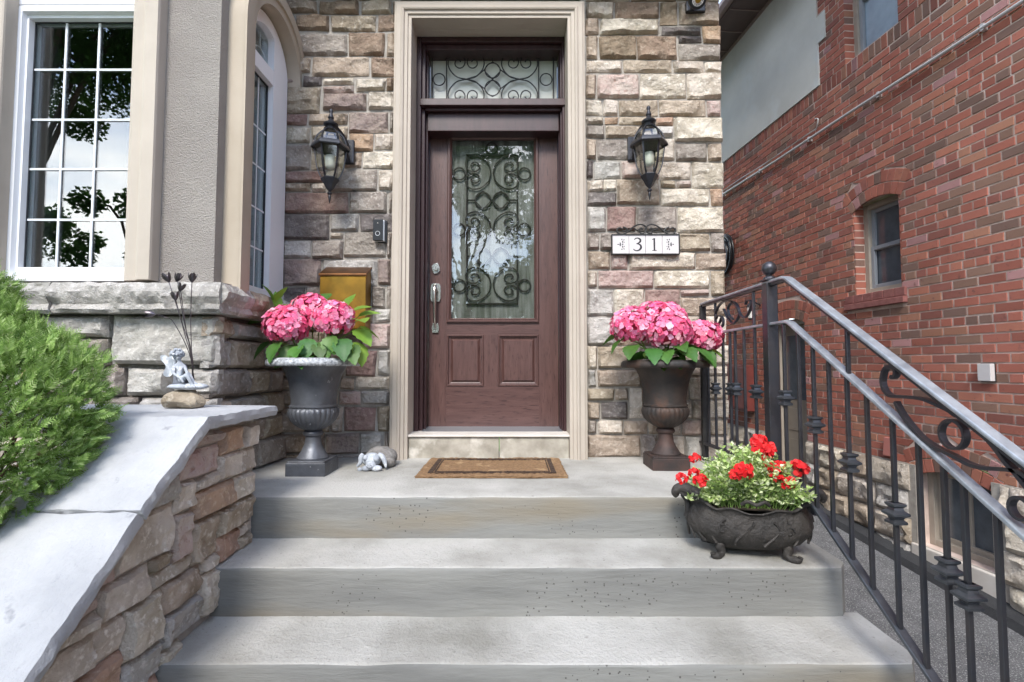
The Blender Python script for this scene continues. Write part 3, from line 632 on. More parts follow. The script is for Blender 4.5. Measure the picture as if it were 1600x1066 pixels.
# front window of the bay
YG = 2.40
fw = holder('front_window', house)
gx0 = onY(57, 35, YG).x; gx1 = wx1-.01; gz0 = onY(100, 420, YG).z; gz1 = onY(100, 36, YG).z
mb = MB()
for (ins, y0) in ((0, YG-.055),):
    v_, f_ = moulding(wx0, wz0, wx1+.05, wz1, YG, [(0, -.03), (0, .055), (.012, .058), (.030, .058), (.034, .035)])
    mb.add(v_, f_)
mb.box((wx0+.034, YG-.036, wz0+.034), (gx0, YG+.03, wz1-.034)); mb.box((gx0, YG-.036, wz0+.034), (gx1+.05, YG+.03, gz0)); mb.box((gx0, YG-.036, gz1), (gx1+.05, YG+.03, wz1-.034)); mb.box((gx1, YG-.036, gz0), (gx1+.05, YG+.03, gz1))
mb.box((wx0, YG-.057, wz1+.004), (wx1+.05, YG+.03, wz1+.30))
mb.build('frame', M['vinyl'], fw)
mb = MB(); mb.box((gx0, YG, gz0), (gx1, YG+.004, gz1)); mb.build('glass', M['glass'], fw)
gk = MB(); gk.box((gx0-.0005, YG-.006, gz0), (gx0+.006, YG-.001, gz1)); gk.box((gx0, YG-.0062, gz0-.0005), (gx1, YG-.0012, gz0+.006)); gk.box((gx0, YG-.0062, gz1-.006), (gx1, YG-.0012, gz1+.0005)); gk.build('gasket', M['gasket'], fw)
for px in (96, 148): x = onY(px, 265, YG).x; mb = MB(); mb.box((x-.005, YG-.006, gz0), (x+.005, YG-.0005, gz1)); mb.build('muntin', M['muntin'], fw)
for py in (110, 188, 265, 344): z = onY(100, py, YG).z; mb = MB(); mb.box((gx0, YG-.0055, z-.005), (gx1, YG-.0003, z+.005)); mb.build('muntin', M['muntin'], fw)
# front window trims
def vtrim(x0, x1, z0, z1, nm='window_trim'):
    q = MB(); w = x1-x0; P = [(x0, YB+.09), (x0, YB-.02), (x0+w*.15, YB-.035), (x0+w*.45, YB-.030), (x0+w*.5, YB-.05), (x0+w*.62, YB-.06), (x1-.004, YB-.06), (x1, YB-.05), (x1, YB+.02)]
    q.prism([(a, b, z0) for a, b in P], (0, 0, z1-z0)); q.build(nm, M['arch_trim'] if 0 else M['trim'], bay)
vtrim(onY(192, 400, YB-.03).x, onY(237, 400, YB-.05).x, wz0-.005, 3.9)
q = MB(); x1_ = wx0+.012; x0_ = x1_-.13; q.box((x0_, YB-.055, wz0-.005), (x1_, YB+.05, 3.9)); q.build('window_trim', M['trim'], bay, bevel=.01)
# room behind the glass
mb = MB(); mb.box((-4.1, YB+.13, 1.0), (-4.05, 5.2, 3.8)); mb.box((-4.1, 5.2, 1.0), (-1.5, 5.25, 3.8)); mb.box((-4.1, YB+.13, .95), (-1.47, 5.2, 1.0)); mb.box((-4.1, YB+.13, 3.8), (-1.47, 5.2, 3.85)); mb.box((-1.52, 3.07, 1.0), (-1.50, 5.2, 3.8))
mb.box((-1.80, YG+.10, 1.0), (-1.78, 3.3, 3.8)); mb.build('room', M['room'], house)  # first box is an added partition that blocks sun from the side window
mb = MB(); vs = []
for k in range(41): x = gx0-.02+.05*k/40; y = YG+.10+.012*math.sin(k*.9); vs += [(x, y, 1.6), (x, y, 3.5)]
mb.add(vs, [(2*k, 2*k+2, 2*k+3, 2*k+1) for k in range(40)]); mb.build('curtain', M['room'], fw, smooth=60)

# ledge stones and base blocks of the bay
ledge = holder('stone_ledge', house)
def frF(u, v, w): return Vector((u, YB-w, v))
def frS(u, v, w): return Vector((XB+w, u, v))
zt = 1.652; zb2 = 1.512
def ledge_block(a, b, seed):
    nx = max(6, int((b-a)/.014)); sec = [(.0, zt), (.085, zt-.004), (.098, zt-.02), (.112, zt-.045), (.108, zt-.07), (.088, zt-.10), (.095, zt-.125), (.08, zb2), (0, zb2)]
    vs = []
    for i in range(nx+1):
        x = a+(b-a)*i/nx
        for k, (w, z) in enumerate(sec):
            if 0 < k < 8:
                p = Vector((x*14, z*16, seed)); d = noise.fractal(p, 1, 2, 4)*.024 if 1 < k < 7 else noise.noise(p*1.5)*.006
                w += d; z += noise.noise(p*1.3+Vector((5, 5, 5)))*.006
            vs.append((x, w, z))
    m_ = len(sec); fs = [(i*m_+k, (i+1)*m_+k, (i+1)*m_+k+1, i*m_+k+1) for i in range(nx) for k in range(m_-1)]+[tuple(range(m_)), tuple(nx*m_+k for k in range(m_))[::-1]]
    return vs, fs
for a, b in ((-3.4, -2.72), (-2.716, -2.06), (-2.056, XB+.085)):
    vs, fs = ledge_block(a, b, a*3); q = MB(); q.add([(x, YB-w, z) for x, w, z in vs], fs); q.build('ledge_stone', ST['L'], ledge, smooth=30)
for a, b in ((YB-.08, 2.50), (2.504, 2.80), (2.804, YW)):
    vs, fs = ledge_block(a, b, a*5+9); q = MB(); q.add([(XB+w*.95, y, z+.001) for y, w, z in vs], [f[::-1] for f in fs]); q.build('ledge_stone', ST[('L', 'T', 'L')[int(a*3) % 3]], ledge, smooth=30)
base = holder('bay_base', house)
def Fx(px, py): p = onY(px, py, YB-.04); return p.x, p.z
rows = [(492, 570, [(-140, 30), (34, 163), (167, 341)]), (576, 618, [(-140, 40), (44, 188), (192, 262), (266, 341)]), (622, 665, [(-140, 60), (64, 211), (215, 341)])]
for y0, y1, cols in rows:
    for x0, x1 in cols:
        a = Fx(x0, y1); b = Fx(x1, y0); k_ = R.choice('LLGL')
        if x1 == 163 and y0 == 492:
            a2 = Fx(x0, 526); stone(frF, a[0], a2[1], b[0], b[1], ST['L'], base, proud=.035, amp=.02, seed=sd, res=.018); b3 = Fx(x1, 530); stone(frF, a[0], a[1], b[0], b3[1], ST['G'], base, proud=.035, amp=.02, seed=sd+1, res=.018)
        else: stone(frF, a[0], a[1], min(b[0], XB+.04), b[1]-.002, ST[k_], base, proud=.04, amp=.026, seed=sd, res=.018)
        sd += 2
for q in ashlar(-3.4, -2.8, 1.02, 1.50, .12, rs, maxw=3, minw=2): stone(frF, q[0]+.003, q[1]+.003, q[2]-.003, q[3]-.003, ST[rs.choice('LGW')], base, proud=.03, res=.03, seed=sd)
for q in ashlar(-3.4, XB+.03, .35, 1.0, .1, rs, maxw=5, minw=2): stone(frF, q[0]+.003, q[1]+.003, q[2]-.003, q[3]-.003, ST[rs.choice('LGW')], base, proud=.03, res=.05, seed=sd)
zz = [1.50, 1.405, 1.26, 1.125, 1.0, .87, .722]
for r in range(6):
    y = YB-.035; cuts = {0: [2.46, 2.80, 3.03], 1: [2.46, 2.76, 3.03], 2: [2.62, 2.82, 3.03], 3: [2.45, 2.78, 3.03], 4: [2.56, 2.80, 3.03], 5: [2.48, 2.74, 3.03]}[r]
    for cy in cuts:
        stone(frS, y+.003, zz[r+1]+.004, cy-.003, zz[r]-.004, ST[R.choice('LGTGT')], base, proud=.03, amp=.018, seed=sd, res=.016); sd += 1; y = cy

# ------------------------------------------------------------------ steps
steps = thing('concrete_steps', 'poured concrete entrance steps with board marked risers below the front door', 'steps', (.1, 2.2, 0))
noses = [(2.18, .72, -1.40, 1.215), (1.885, .54, -1.13, 1.245), (1.60, .36, -1.13, 1.275), (1.305, .18, -1.13, 1.30), (1.01, 0, -1.13, 1.33), (.72, -.18, -1.13, 1.36), (.43, -.36, -1.13, 1.39)]
def step_block(yf, yb, z, h, x0, x1, nm, seed):
    # top sheet and riser with rounded nosing; separate materials by face
    nx = 60; r = .014; sec = [(yb, z+.006*((yb-yf)/.3 if yb-yf < .5 else .012/.006))]
    for k in range(1, 7): t = k/6; sec.append((yb+(yf+r-yb)*t, z+.006*(1-t)))
    for k in range(1, 5): a = math.pi/2*k/4; sec.append((yf+r-r*math.sin(a), z-r+r*math.cos(a)))
    for k in range(1, 7): sec.append((yf, z-r-(h-r)*k/6))
    sec.append((yb, z-h)); ns = len(sec); vs = []
    for i in range(nx+1):
        x = x0+(x1-x0)*i/nx
        for k, (y, zz_) in enumerate(sec):
            p = Vector((x*5, k*.3, seed*9)); cr_ = max(0, (x-(x1-.06))/.06)
            yy = y+(noise.noise(p)*.004+noise.noise(p*4)*.0015 if 6 <= k < ns-1 else 0)+(.05*(1-math.sqrt(max(0, 1-cr_*cr_))) if k >= 5 and k < ns-1 else 0)
            vs.append((x, yy, zz_+(noise.noise(p*1.3+Vector((9, 2, 4)))*.003 if k < 9 else 0)))
    fs = []; mi = []
    for i in range(nx):
        for k in range(ns-1): fs.append((i*ns+k, (i+1)*ns+k, (i+1)*ns+k+1, i*ns+k+1)); mi.append(0 if k < 8 else 1)
    fs += [tuple(range(ns))[::-1], tuple(nx*ns+k for k in range(ns))]; mi += [1, 1]
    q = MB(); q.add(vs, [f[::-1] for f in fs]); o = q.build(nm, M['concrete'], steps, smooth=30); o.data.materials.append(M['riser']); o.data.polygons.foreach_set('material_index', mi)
for i, (y, z, x0, x1) in enumerate(noses):
    yb = YW+.02 if i == 0 else noses[i-1][0]+.03
    step_block(y, yb, z, .18 if i else .30, x0, x1, 'landing' if i == 0 else 'step', i)
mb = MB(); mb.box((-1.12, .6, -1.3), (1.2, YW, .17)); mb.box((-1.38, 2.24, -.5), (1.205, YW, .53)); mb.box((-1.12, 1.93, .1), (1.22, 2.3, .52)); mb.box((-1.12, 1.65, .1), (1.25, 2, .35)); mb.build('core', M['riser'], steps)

# ------------------------------------------------------------------ stone planter wall beside the steps, with flagstone caps
pw = thing('planter_wall', 'sloping stone retaining wall left of the steps capped with pale flagstones', 'wall', (-1.2, 1.6, 0))
XP = -1.087
cA, cB, cC, cD = (2.20, 1.108), (1.707, 1.108), (1.399, .882), (1.123, .640)
slope = (cB[1]-cD[1])/(cB[0]-cD[0]); Yend = .35; cE = (Yend, cB[1]-slope*(cB[0]-Yend))
TH = .045
prof_t = lambda y: (cB[1] if y >= cB[0] else cB[1]-slope*(cB[0]-y))-TH-.004
core = [(2.165, -1.2), (2.165, cB[1]-TH-.01), (cB[0], cB[1]-TH-.01), (Yend+.05, prof_t(Yend+.05)), (Yend+.05, -1.2)]
mb = MB(); mb.prism([(XP-.012, y, z) for y, z in core], (-.28, 0, 0)); pcore = mb.build('core', M['mortar'], pw)
def frP(u, v, w): return Vector((XP+w-.012, u, v))
rs2 = random.Random(21)
def treadz(y):
    for (yn, z, a, b) in noses:
        if y >= yn: return z
    return -1.3
for q in ashlar(.45, 2.17, -.36, 1.08, .050, rs2, maxw=5, maxh=3, minw=2):
    if q[1] > prof_t((q[0]+q[2])/2)-.012 or q[1] > prof_t(q[2])-.005: continue
    if q[3] < treadz(q[2])-.04: continue
    stone(frP, q[0]+.003, q[1]+.003, q[2]-.003, q[3]-.003, ST[rs2.choice('WWWKWTKLWOWT')], pcore, proud=.022, amp=.017, res=.011, seed=rs2.randint(0, 9999), vmax=lambda u: prof_t(u))
def frN(u, v, w): return Vector((u, 2.165+w, v))
for q in ashlar(-1.36, XP, .74, 1.04, .06, rs2, maxw=3, minw=2): stone(lambda u, v, w: Vector((u, 2.165+w, v)), q[0], q[1], q[2]-.004, q[3]-.004, ST[rs2.choice('WTL')], pcore, proud=.015, res=.03, seed=5)
def slab(pts, th, seed, nm='flagstone', label=None):     # pts: 4 corners (x,y,z) counter-clockwise seen from above
    P = [Vector(p) for p in pts]; nu, nv = 22, 22; vs = []
    n = (P[1]-P[0]).cross(P[3]-P[0]).normalized()
    for lay in (0, 1):
        for j in range(nv+1):
            for i in range(nu+1):
                a, b = i/nu, j/nv; p = P[0]*(1-a)*(1-b)+P[1]*a*(1-b)+P[2]*a*b+P[3]*(1-a)*b
                e = 1 if (i in (0, nu) or j in (0, nv)) else 0
                nv_ = noise.noise_vector(p*17+Vector((seed, 0, 0)))
                if e: p = p+(P[1]-P[0]).normalized()*nv_.x*.007+(P[3]-P[0]).normalized()*nv_.y*.006+noise.noise_vector(p*50)*.003
                hgt = noise.fractal(p*5+Vector((seed, 3, 0)), 1, 2, 4)*.004
                hgt += -.004*max(0, noise.noise(p*9+Vector((seed, 0, 5)))-.25)*4
                if lay == 0: p = p+n*(hgt-(.004 if e else 0))
                else: p = p-n*th+noise.noise_vector(p*20)*.003
                vs.append(p)
    m_ = (nu+1)*(nv+1); id_ = lambda i, j, l: l*m_+j*(nu+1)+i
    fs = [(id_(i, j, 0), id_(i+1, j, 0), id_(i+1, j+1, 0), id_(i, j+1, 0)) for j in range(nv) for i in range(nu)]+[(id_(i, j+1, 1), id_(i+1, j+1, 1), id_(i+1, j, 1), id_(i, j, 1)) for j in range(nv) for i in range(nu)]
    # rough edge with a middle ring
    ring_ = [(i, 0) for i in range(nu)]+[(nu, j) for j in range(nv)]+[(i, nv) for i in range(nu, 0, -1)]+[(0, j) for j in range(nv, 0, -1)]
    k0 = len(vs); cen = sum(P, Vector())/4
    for (i, j) in ring_:
        a = vs[id_(i, j, 0)]; b = vs[id_(i, j, 1)]; c = (a+b)/2; d = (c-cen); d.z = 0; vs.append(c+d.normalized()*(.006+noise.noise(c*40)*.006))
    L_ = len(ring_)
    for q in range(L_):
        q2 = (q+1) % L_; fs += [(id_(*ring_[q], 1), id_(*ring_[q2], 1), k0+q2, k0+q), (k0+q, k0+q2, id_(*ring_[q2], 0), id_(*ring_[q], 0))]
    q = MB(); q.add(vs, fs); o = q.build(nm, M['flag'], pw, smooth=28)
    if label: o['label'] = label
XC = -1.02; XI = -1.42
slab([(-2.0, cB[0]+.012, cB[1]), (XC, cB[0]+.002, cB[1]), (XC+.0, cA[0], cA[1]), (-2.0, cA[0]+.05, cA[1])], TH, 1)
slab([(XI, cC[0]+.004, cC[1]+.003), (XC, cC[0]+.004, cC[1]+.003), (XC, cB[0], cB[1]), (XI, cB[0]+.004, cB[1])], TH, 2)
zE = cB[1]-slope*(cB[0]-.80)
slab([(XI, .80, zE), (XC, .80, zE), (XC, cC[0]-.004, cC[1]-.004), (XI, cC[0]-.004, cC[1]-.004)], TH, 3)
zF = cB[1]-slope*(cB[0]-.35)
slab([(XI, .35, zF), (XC, .35, zF), (XC, .795, zE-.003), (XI, .795, zE-.003)], TH, 4)


# ------------------------------------------------------------------ neighbouring brick house (local axes: x along wall away from camera, y towards our house, z up)
nb = thing('neighbour_house', 'red brick house on the right with grey render panel and rough stone foundation', 'house', (3.56, 0, 0))
nb.rotation_euler = (0, 0, math.atan2(BD.y, BD.x)); WPOS[nb.name] = Vector((0, 0, 0))
ZF = .485
S0, S1 = -3.0, 9.5
# openings (s0,s1,z0,z1) with segmental arch rise
s_w = (4.165, 4.66, 1.93, 2.76); s_u = (4.10, 4.70, 4.145, 5.4); s_b = (3.50, 4.09, -.13, .47); s_d = (5.40, 5.98, -.1, 1.80)
OPEN = [(s_w[0], s_w[1], s_w[2], s_w[3]+.02), s_u, (s_b[0], s_b[1], -.13, .56), (s_d[0], s_d[1], -.1, 1.86)]
ARCH = [(s_w, 2), (s_b, 2), (s_d, 2)]
PANEL = (5.05, 9.5, 4.142, 6)
bwall = MB()
def grid_wall(x0, x1, z0, z1, holes, y0, y1):      # wall as boxes around the holes
    xs = sorted(set([x0, x1]+[h[0] for h in holes]+[h[1] for h in holes])); zs_ = sorted(set([z0, z1]+[h[2] for h in holes]+[h[3] for h in holes]))
    for a, b in zip(xs, xs[1:]):
        runs = []
        for c, d in zip(zs_, zs_[1:]):
            if a < x0 or b > x1 or c < z0 or d > z1: continue
            mx_, mz = (a+b)/2, (c+d)/2
            if any(h[0] < mx_ < h[1] and h[2] < mz < h[3] for h in holes): continue
            if runs and abs(runs[-1][1]-c) < 1e-6: runs[-1][1] = d
            else: runs.append([c, d])
        for c, d in runs: bwall.box((a, y0, c), (b, y1, d))
grid_wall(S0, S1, -2, 6, OPEN, -.22, -.006)
bw_o = bwall.build('brick_wall', M['brick_mortar'], nb)
def bcol(rr):
    t = rr.random(); base = rr.choice([(.34,.118,.082), (.30,.105,.074), (.36,.13,.092), (.26,.10,.076), (.38,.15,.10)])
    if t < .10: base = (.19, .115, .09)
    elif t < .20: base = (.25, .145, .105)
    elif t < .25: base = (.36, .17, .11)
    elif t < .28: base = (.40, .21, .20)
    k = rr.uniform(.85, 1.15); return tuple(c*k for c in base)
rb = random.Random(12)
bricks = []                                   # (importance, corners list, colour)
def imp(s, z, L_, H_):
    p = BP0+BD*s+Vector((0, 0, z)); rel = p-CAM; dep = rel.y
    if dep < .5: return 0
    px = 800+F_PX*rel.x/dep; py = 572-F_PX*rel.z/dep
    if px < 1125 or px > 1620 or py < -15 or py > 1080: return 0
    return L_*H_/dep/dep*(rel.x/dep)
def brick_at(s0, s1, z0, z1, col=None):
    o = rb.uniform(-.0015, .0025); col = col or bcol(rb)
    j = [rb.uniform(-.0012, .0012) for _ in range(8)]
    q = [(s0+j[0], z0+j[1]), (s1+j[2], z0+j[3]), (s1+j[4], z1+j[5]), (s0+j[6], z1+j[7])]
    bricks.append((imp((s0+s1)/2, (z0+z1)/2, s1-s0, z1-z0), q, o, col))
def arch_zone(s, z):
    for (a, n_) in ARCH:
        c = (a[0]+a[1])/2; hw = (a[1]-a[0])/2; top = a[3]; sag = .06
        Rr = (hw*hw+sag*sag)/(2*sag); cz_ = top-Rr+ (0.0)
        d = math.hypot(s-c, z-cz_)
        if abs(math.atan2(s-c, z-cz_)) < math.asin(hw/Rr)+.035 and Rr-.01 < d < Rr+.225: return True
        if a[0] <= s <= a[1] and a[2] <= z and d < Rr: return True
    return False
CH = .0677; row = 0; z = ZF+.004
while z < 5.7:
    hd = row % 6 == 4; BL = .084 if hd else .1775; step = BL+.012
    x = S0+(0 if row % 2 else .0948)+rb.uniform(-.006, .006)+(0.03 if hd else 0)
    z1 = z+CH-.0125
    while x < S1:
        segs = [(x, x+BL)]
        for h in OPEN+[PANEL, (s_w[0]-.05, s_w[1]+.12, 1.79, 1.925), (S0, S1, 4.006, 4.142)]:
            if h[2]-.004 < (z+z1)/2 < h[3]+.004:
                ns_ = []
                for (a, b) in segs:
                    if b <= h[0] or a >= h[1]: ns_.append((a, b)); continue
                    if a < h[0]-.005: ns_.append((a, h[0]))
                    if b > h[1]+.005: ns_.append((h[1], b))
                segs = ns_
        for (a, b) in segs:
            def free(zq_):
                out = []; pts = [a+(b-a)*k/24 for k in range(25)]; ok = [not arch_zone(p_, zq_) for p_ in pts]; k = 0
                while k < 25:
                    if ok[k]:
                        e = k
                        while e+1 < 25 and ok[e+1]: e += 1
                        out.append((pts[k], pts[e])); k = e+1
                    else: k += 1
                return out
            f0, f1 = free(z), free(z1)
            if len(f0) == 0 and len(f1) == 1: m__ = (f1[0][0] if f1[0][0] > a+.001 else f1[0][1] if f1[0][1] < b-.001 else (a+b)/2); f0 = [(m__, m__)] if f1[0][0] > a+.001 or f1[0][1] < b-.001 else []
            for (l0, r0_), (l1, r1_) in (zip(f0, f1) if len(f0) == len(f1) else []):
                if max(r0_-l0, r1_-l1) > .02:
                    o = rb.uniform(-.0015, .0025); bricks.append((imp((l1+r1_)/2, (z+z1)/2, max(r0_-l0, r1_-l1), z1-z), [(l0, z), (r0_, z), (r1_, z1), (l1, z1)], o, bcol(rb)))
        x += step
    z += CH; row += 1
# quoins at the render panel edge, sill band rowlock, arches
x = 3.0
zq = 4.245; kq = 0
while zq < 5.7: zq += CH; kq += 1
x = S0
while x < S1:
    brick_at(x, x+.055, 4.014, 4.136, tuple(v*.8 for v in bcol(rb))); x += .0675
for (a, n_) in ARCH:
    c = (a[0]+a[1])/2; hw = (a[1]-a[0])/2; sag = .06; Rr = (hw*hw+sag*sag)/(2*sag); cz_ = a[3]-Rr; am = math.asin(hw/Rr)+.055
    for ro_ in range(n_):
        r0 = Rr+.004+ro_*.108; r1 = r0+.098; nB = max(5, int(2*am*(r0+.05)/.068))
        for k in range(nB):
            t0 = -am+2*am*k/nB+.004/r0*.9; t1 = -am+2*am*(k+1)/nB-.004/r0*.9
            bricks.append((imp(c, a[3], .06, .1), [(c+r0*math.sin(t0), cz_+r0*math.cos(t0)), (c+r0*math.sin(t1), cz_+r0*math.cos(t1)), (c+r1*math.sin(t1), cz_+r1*math.cos(t1)), (c+r1*math.sin(t0), cz_+r1*math.cos(t0))], .001, bcol(rb)))
def brick_geo(mb, q, o, col, y_off=0):
    c = Vector((sum(p[0] for p in q)/4, sum(p[1] for p in q)/4)); vs = []
    for (s, z_) in q: vs.append((s, -.02, z_))
    for (s, z_) in q: vs.append((s, -.0028+o, z_))
    for (s, z_) in q: d = (c-Vector((s, z_))).normalized()*.0028; vs.append((s+d.x, -.0008+o, z_+d.y))
    mb.add(vs, [(0+k, 4+k, 4+(k+1) % 4, (k+1) % 4) for k in range(4)]+[(4+k, 8+k, 8+(k+1) % 4, 4+(k+1) % 4) for k in range(4)]+[(8, 11, 10, 9)], col)
bricks.sort(key=lambda b: -b[0])
for i, (w, q, o, col) in enumerate(bricks[:300]):
    mb = MB(); brick_geo(mb, q, o, col); mb.build('brick', M['brick'], bw_o)
mb = MB()
for (w, q, o, col) in bricks[300:]: brick_geo(mb, q, o, col)
for h in (s_w, s_u, s_b, s_d):
    z = max(h[2], ZF+.004)
    kk_ = 0
    while z < min(h[3], 5.3):
        w_ = .10 if kk_ % 2 else .095
        mb.box((h[1]-.003, -w_, z), (h[1]+.015, -.005, z+CH-.0125), bcol(rb)); mb.box((h[0]-.015, -w_, z), (h[0]+.003, -.005, z+CH-.0125), bcol(rb)); z += CH; kk_ += 1
bo = mb.build('brickwork', M['brick'], bw_o); bo['kind'] = 'stuff'
# render panel with stepped edge
mb = MB(); steps_ = [(5.05, 4.143), (5.05, 4.58), (4.94, 4.58), (4.94, 4.86), (5.06, 4.86), (5.06, 5.25), (4.95, 5.25), (4.95, 5.62)]
mb.prism([(s, -.004, z_) for s, z_ in steps_]+[(9.4, -.004, 5.62), (9.4, -.004, 4.143)], (0, .014, 0)); mb.build('render_panel', M['panel'], nb)
# eave
ev = holder('eave', nb)
mb = MB(); mb.box((-3.4, .0, 5.62), (9.9, .42, 5.64)); mb.build('soffit', M['eave'], ev)
for k in range(14):
    q = MB(); q.box((3.2+k*.4, .031, 5.612), (3.212+k*.4, .415, 5.6195)); q.build('soffit_seam', M['eave_light'], ev)
mb = MB(); mb.box((-3.4, .421, 5.60), (9.9, .44, 5.72)); mb.build('fascia', M['eave'], ev)
mb = MB(); mb.prism([(-3.4, .441, 5.62), (-3.4, .49, 5.62), (-3.4, .52, 5.67), (-3.4, .52, 5.72), (-3.4, .441, 5.72)], (13.3, 0, 0)); mb.build('gutter', M['eave_light'], ev)
mb = MB(); mb.box((-3.4, .0, 5.585), (9.9, .03, 5.619)); mb.build('frieze', M['eave_light'], ev)
# roof slope, simple
mb = MB(); mb.prism([(-3.4, .44, 5.725), (-3.4, -4, 7.6), (-3.4, -4, 5.725)], (13.3, 0, 0)); mb.build('roof', M['eave'], nb)
# windows
def nwin(nm, a, setb, arch_, rows_, glass, frm, sash, cols=1, label=None):
    o = holder(nm, nb); s0, s1, z0, z1 = a; y = -setb
    if label: o['label'] = label
    q = MB(); q.box((s0, y-.08, z0), (s0+.05, y, z1)); q.box((s1-.05, y-.08, z0), (s1, y, z1)); q.box((s0+.05, y-.08, z1-.05), (s1-.05, y-.001, z1)); q.box((s0+.05, y-.08, z0), (s1-.05, y-.001, z0+.05)); q.build('frame', frm, o, bevel=.004)
    q = MB(); i0, i1, j0, j1 = s0+.05, s1-.05, z0+.05, z1-.05; t = .035
    if cols == 1:
        h = (j0+j1)/2
        for (u, v, dy) in ((j0, h+.02, .02), (h-.02, j1, .035)):
            q.box((i0, y-dy-.03, u), (i0+t, y-dy, v)); q.box((i1-t, y-dy-.03, u), (i1, y-dy, v)); q.box((i0+t, y-dy-.03, u), (i1-t, y-dy-.001, u+t)); q.box((i0+t, y-dy-.03, v-t), (i1-t, y-dy-.001, v))
    else:
        h = (i0+i1)/2
        for (u, v, dy) in ((i0, h+.02, .02), (h-.02, i1, .035)):
            q.box((u, y-dy-.03, j0), (u+t, y-dy, j1)); q.box((v-t, y-dy-.03, j0), (v, y-dy, j1)); q.box((u+t, y-dy-.03, j0), (v-t, y-dy-.001, j0+t)); q.box((u+t, y-dy-.03, j1-t), (v-t, y-dy-.001, j1))
    q.build('sash', sash, o, bevel=.003)
    q = MB(); q.box((i0, y-.075, j0), (i1, y-.055, j1)); q.build('glass', glass, o)
    return o
nwin('window', (s_w[0], s_w[1], s_w[2], s_w[3]), .10, True, 2, M['dark_glass'], M['win_tan'], M['win_grey'])
nwin('window', (s_u[0], s_u[1], s_u[2]+.015, 5.3), .10, False, 2, M['pale_glass'], M['win_tan'], M['win_grey'])
nwin('window', (s_b[0], s_b[1], s_b[2], .50), .09, False, 2, M['dark_glass'], M['win_tan'], M['win_tan'], cols=2)
sl = holder('window_sill', nb)
for k in range(6): q = MB(); a = s_w[0]-.05+k*.111; q.box((a+.003, -.05, 1.855), (a+.108, .018, 1.925)); q.build('sill_brick', M['sill_brick'], sl, bevel=.004)
q = MB(); q.box((s_w[0]-.05, -.02, 1.795), (s_w[1]+.12, .034, 1.85)); q.build('sill_slab', M['sill_brick'], sl, bevel=.006)
q = MB(); q.box((s_b[0]-.06, -.09, s_b[2]-.16), (s_b[1]+.05, .03, s_b[2]-.001)); q.build('basement_sill', M['sill_white'], nb, bevel=.01)
# upper window reveal bricks (quoin left of it is part of the brickwork)
# side door
sd_ = holder('side_door', nb); s0, s1, z0, z1 = s_d
q = MB(); q.box((s0, -.16, z0), (s0+.05, -.06, z1)); q.box((s1-.05, -.16, z0), (s1, -.06, z1)); q.box((s0+.05, -.16, z1-.06), (s1-.05, -.061, z1)); q.build('frame', M['win_tan'], sd_)
q = MB(); q.box((s0+.05, -.15, z0+.03), (s1-.05, -.11, z1-.06)); q.build('leaf', M['door_grey'], sd_)
for (a, b) in ((.55, .80), (.12, .45)): q = MB(); q.box((s0+.11, -.11, a), (s1-.12, -.104, b)); q.build('panel', M['door_grey'], sd_, bevel=.004)
q = MB(); q.box((s0+.11, -.11, .90), (s1-.12, -.105, 1.62)); q.build('glass', M['dark_glass'], sd_)
q = MB(); q.ball((s1-.085, -.08, .86), .028, 12, 8, sc=(1, 1.2, 1)); q.build('handle', M['nickel'], sd_, smooth='all')
# foundation stones
fo = MB(); grid_wall_backup = bwall; bwall = MB(); grid_wall(S0, S1, -2, ZF, [(s_b[0], s_b[1], -.13, .56), (s_d[0], s_d[1], -.1, 1.86)], -.0055, .012); fo_o = bwall.build('foundation', M['mortar'], nb)
def frNb(u, v, w): return Vector((u, .012+w, v))
rf = random.Random(4)
for r_i, (za, zb3) in enumerate(((.27, .48), (.055, .265), (-.16, .05), (-.375, -.165), (-.59, -.38), (-.80, -.595))):
    x = 1.6+rf.uniform(0, .2)
    while x < 8.5:
        L_ = rf.uniform(.26, .46); a, b = x, x+L_; x = b
        if b < 5.9 and (zb3 < drive_z(BD.y*a)-.06): continue
        for h in ((s_b[0]-.06, s_b[1]+.05, -.29, .6), (s_d[0], s_d[1], -.3, 2)):
            if za < h[3] and zb3 > h[2]:
                if a < h[0] < b: b = h[0]
                elif a < h[1] < b: a = h[1]
                elif h[0] <= a and b <= h[1]: b = a
        if b-a < .05: continue
        stone(frNb, a+.004, za+.004, b-.004, zb3-.004, ST[rf.choice('WTWTL')], fo_o, proud=.03, amp=.03, res=.035, seed=rf.randint(0, 999))
# new asphalt fillet along the foundation
mb = MB(); vs = []
for k in range(24):
    s = -2+k*.5; y = BD.y*s; zd = drive_z(y); w1 = .14+.02*noise.noise(Vector((s*2, 0, 0)))
    vs += [tuple(BP0+BD*s+Vector((-.012, 0, 0))+Vector((0, 0, zd+.075))), tuple(BP0+BD*s+Vector((-w1, 0, zd+.055))), tuple(BP0+BD*s+Vector((-w1-.03, 0, zd-.02)))]
mb.add(vs, [(3*k+j, 3*k+3+j, 3*k+4+j, 3*k+1+j) for k in range(23) for j in range(2)]); structure(mb, 'asphalt_strip', M['asphalt_dark'])
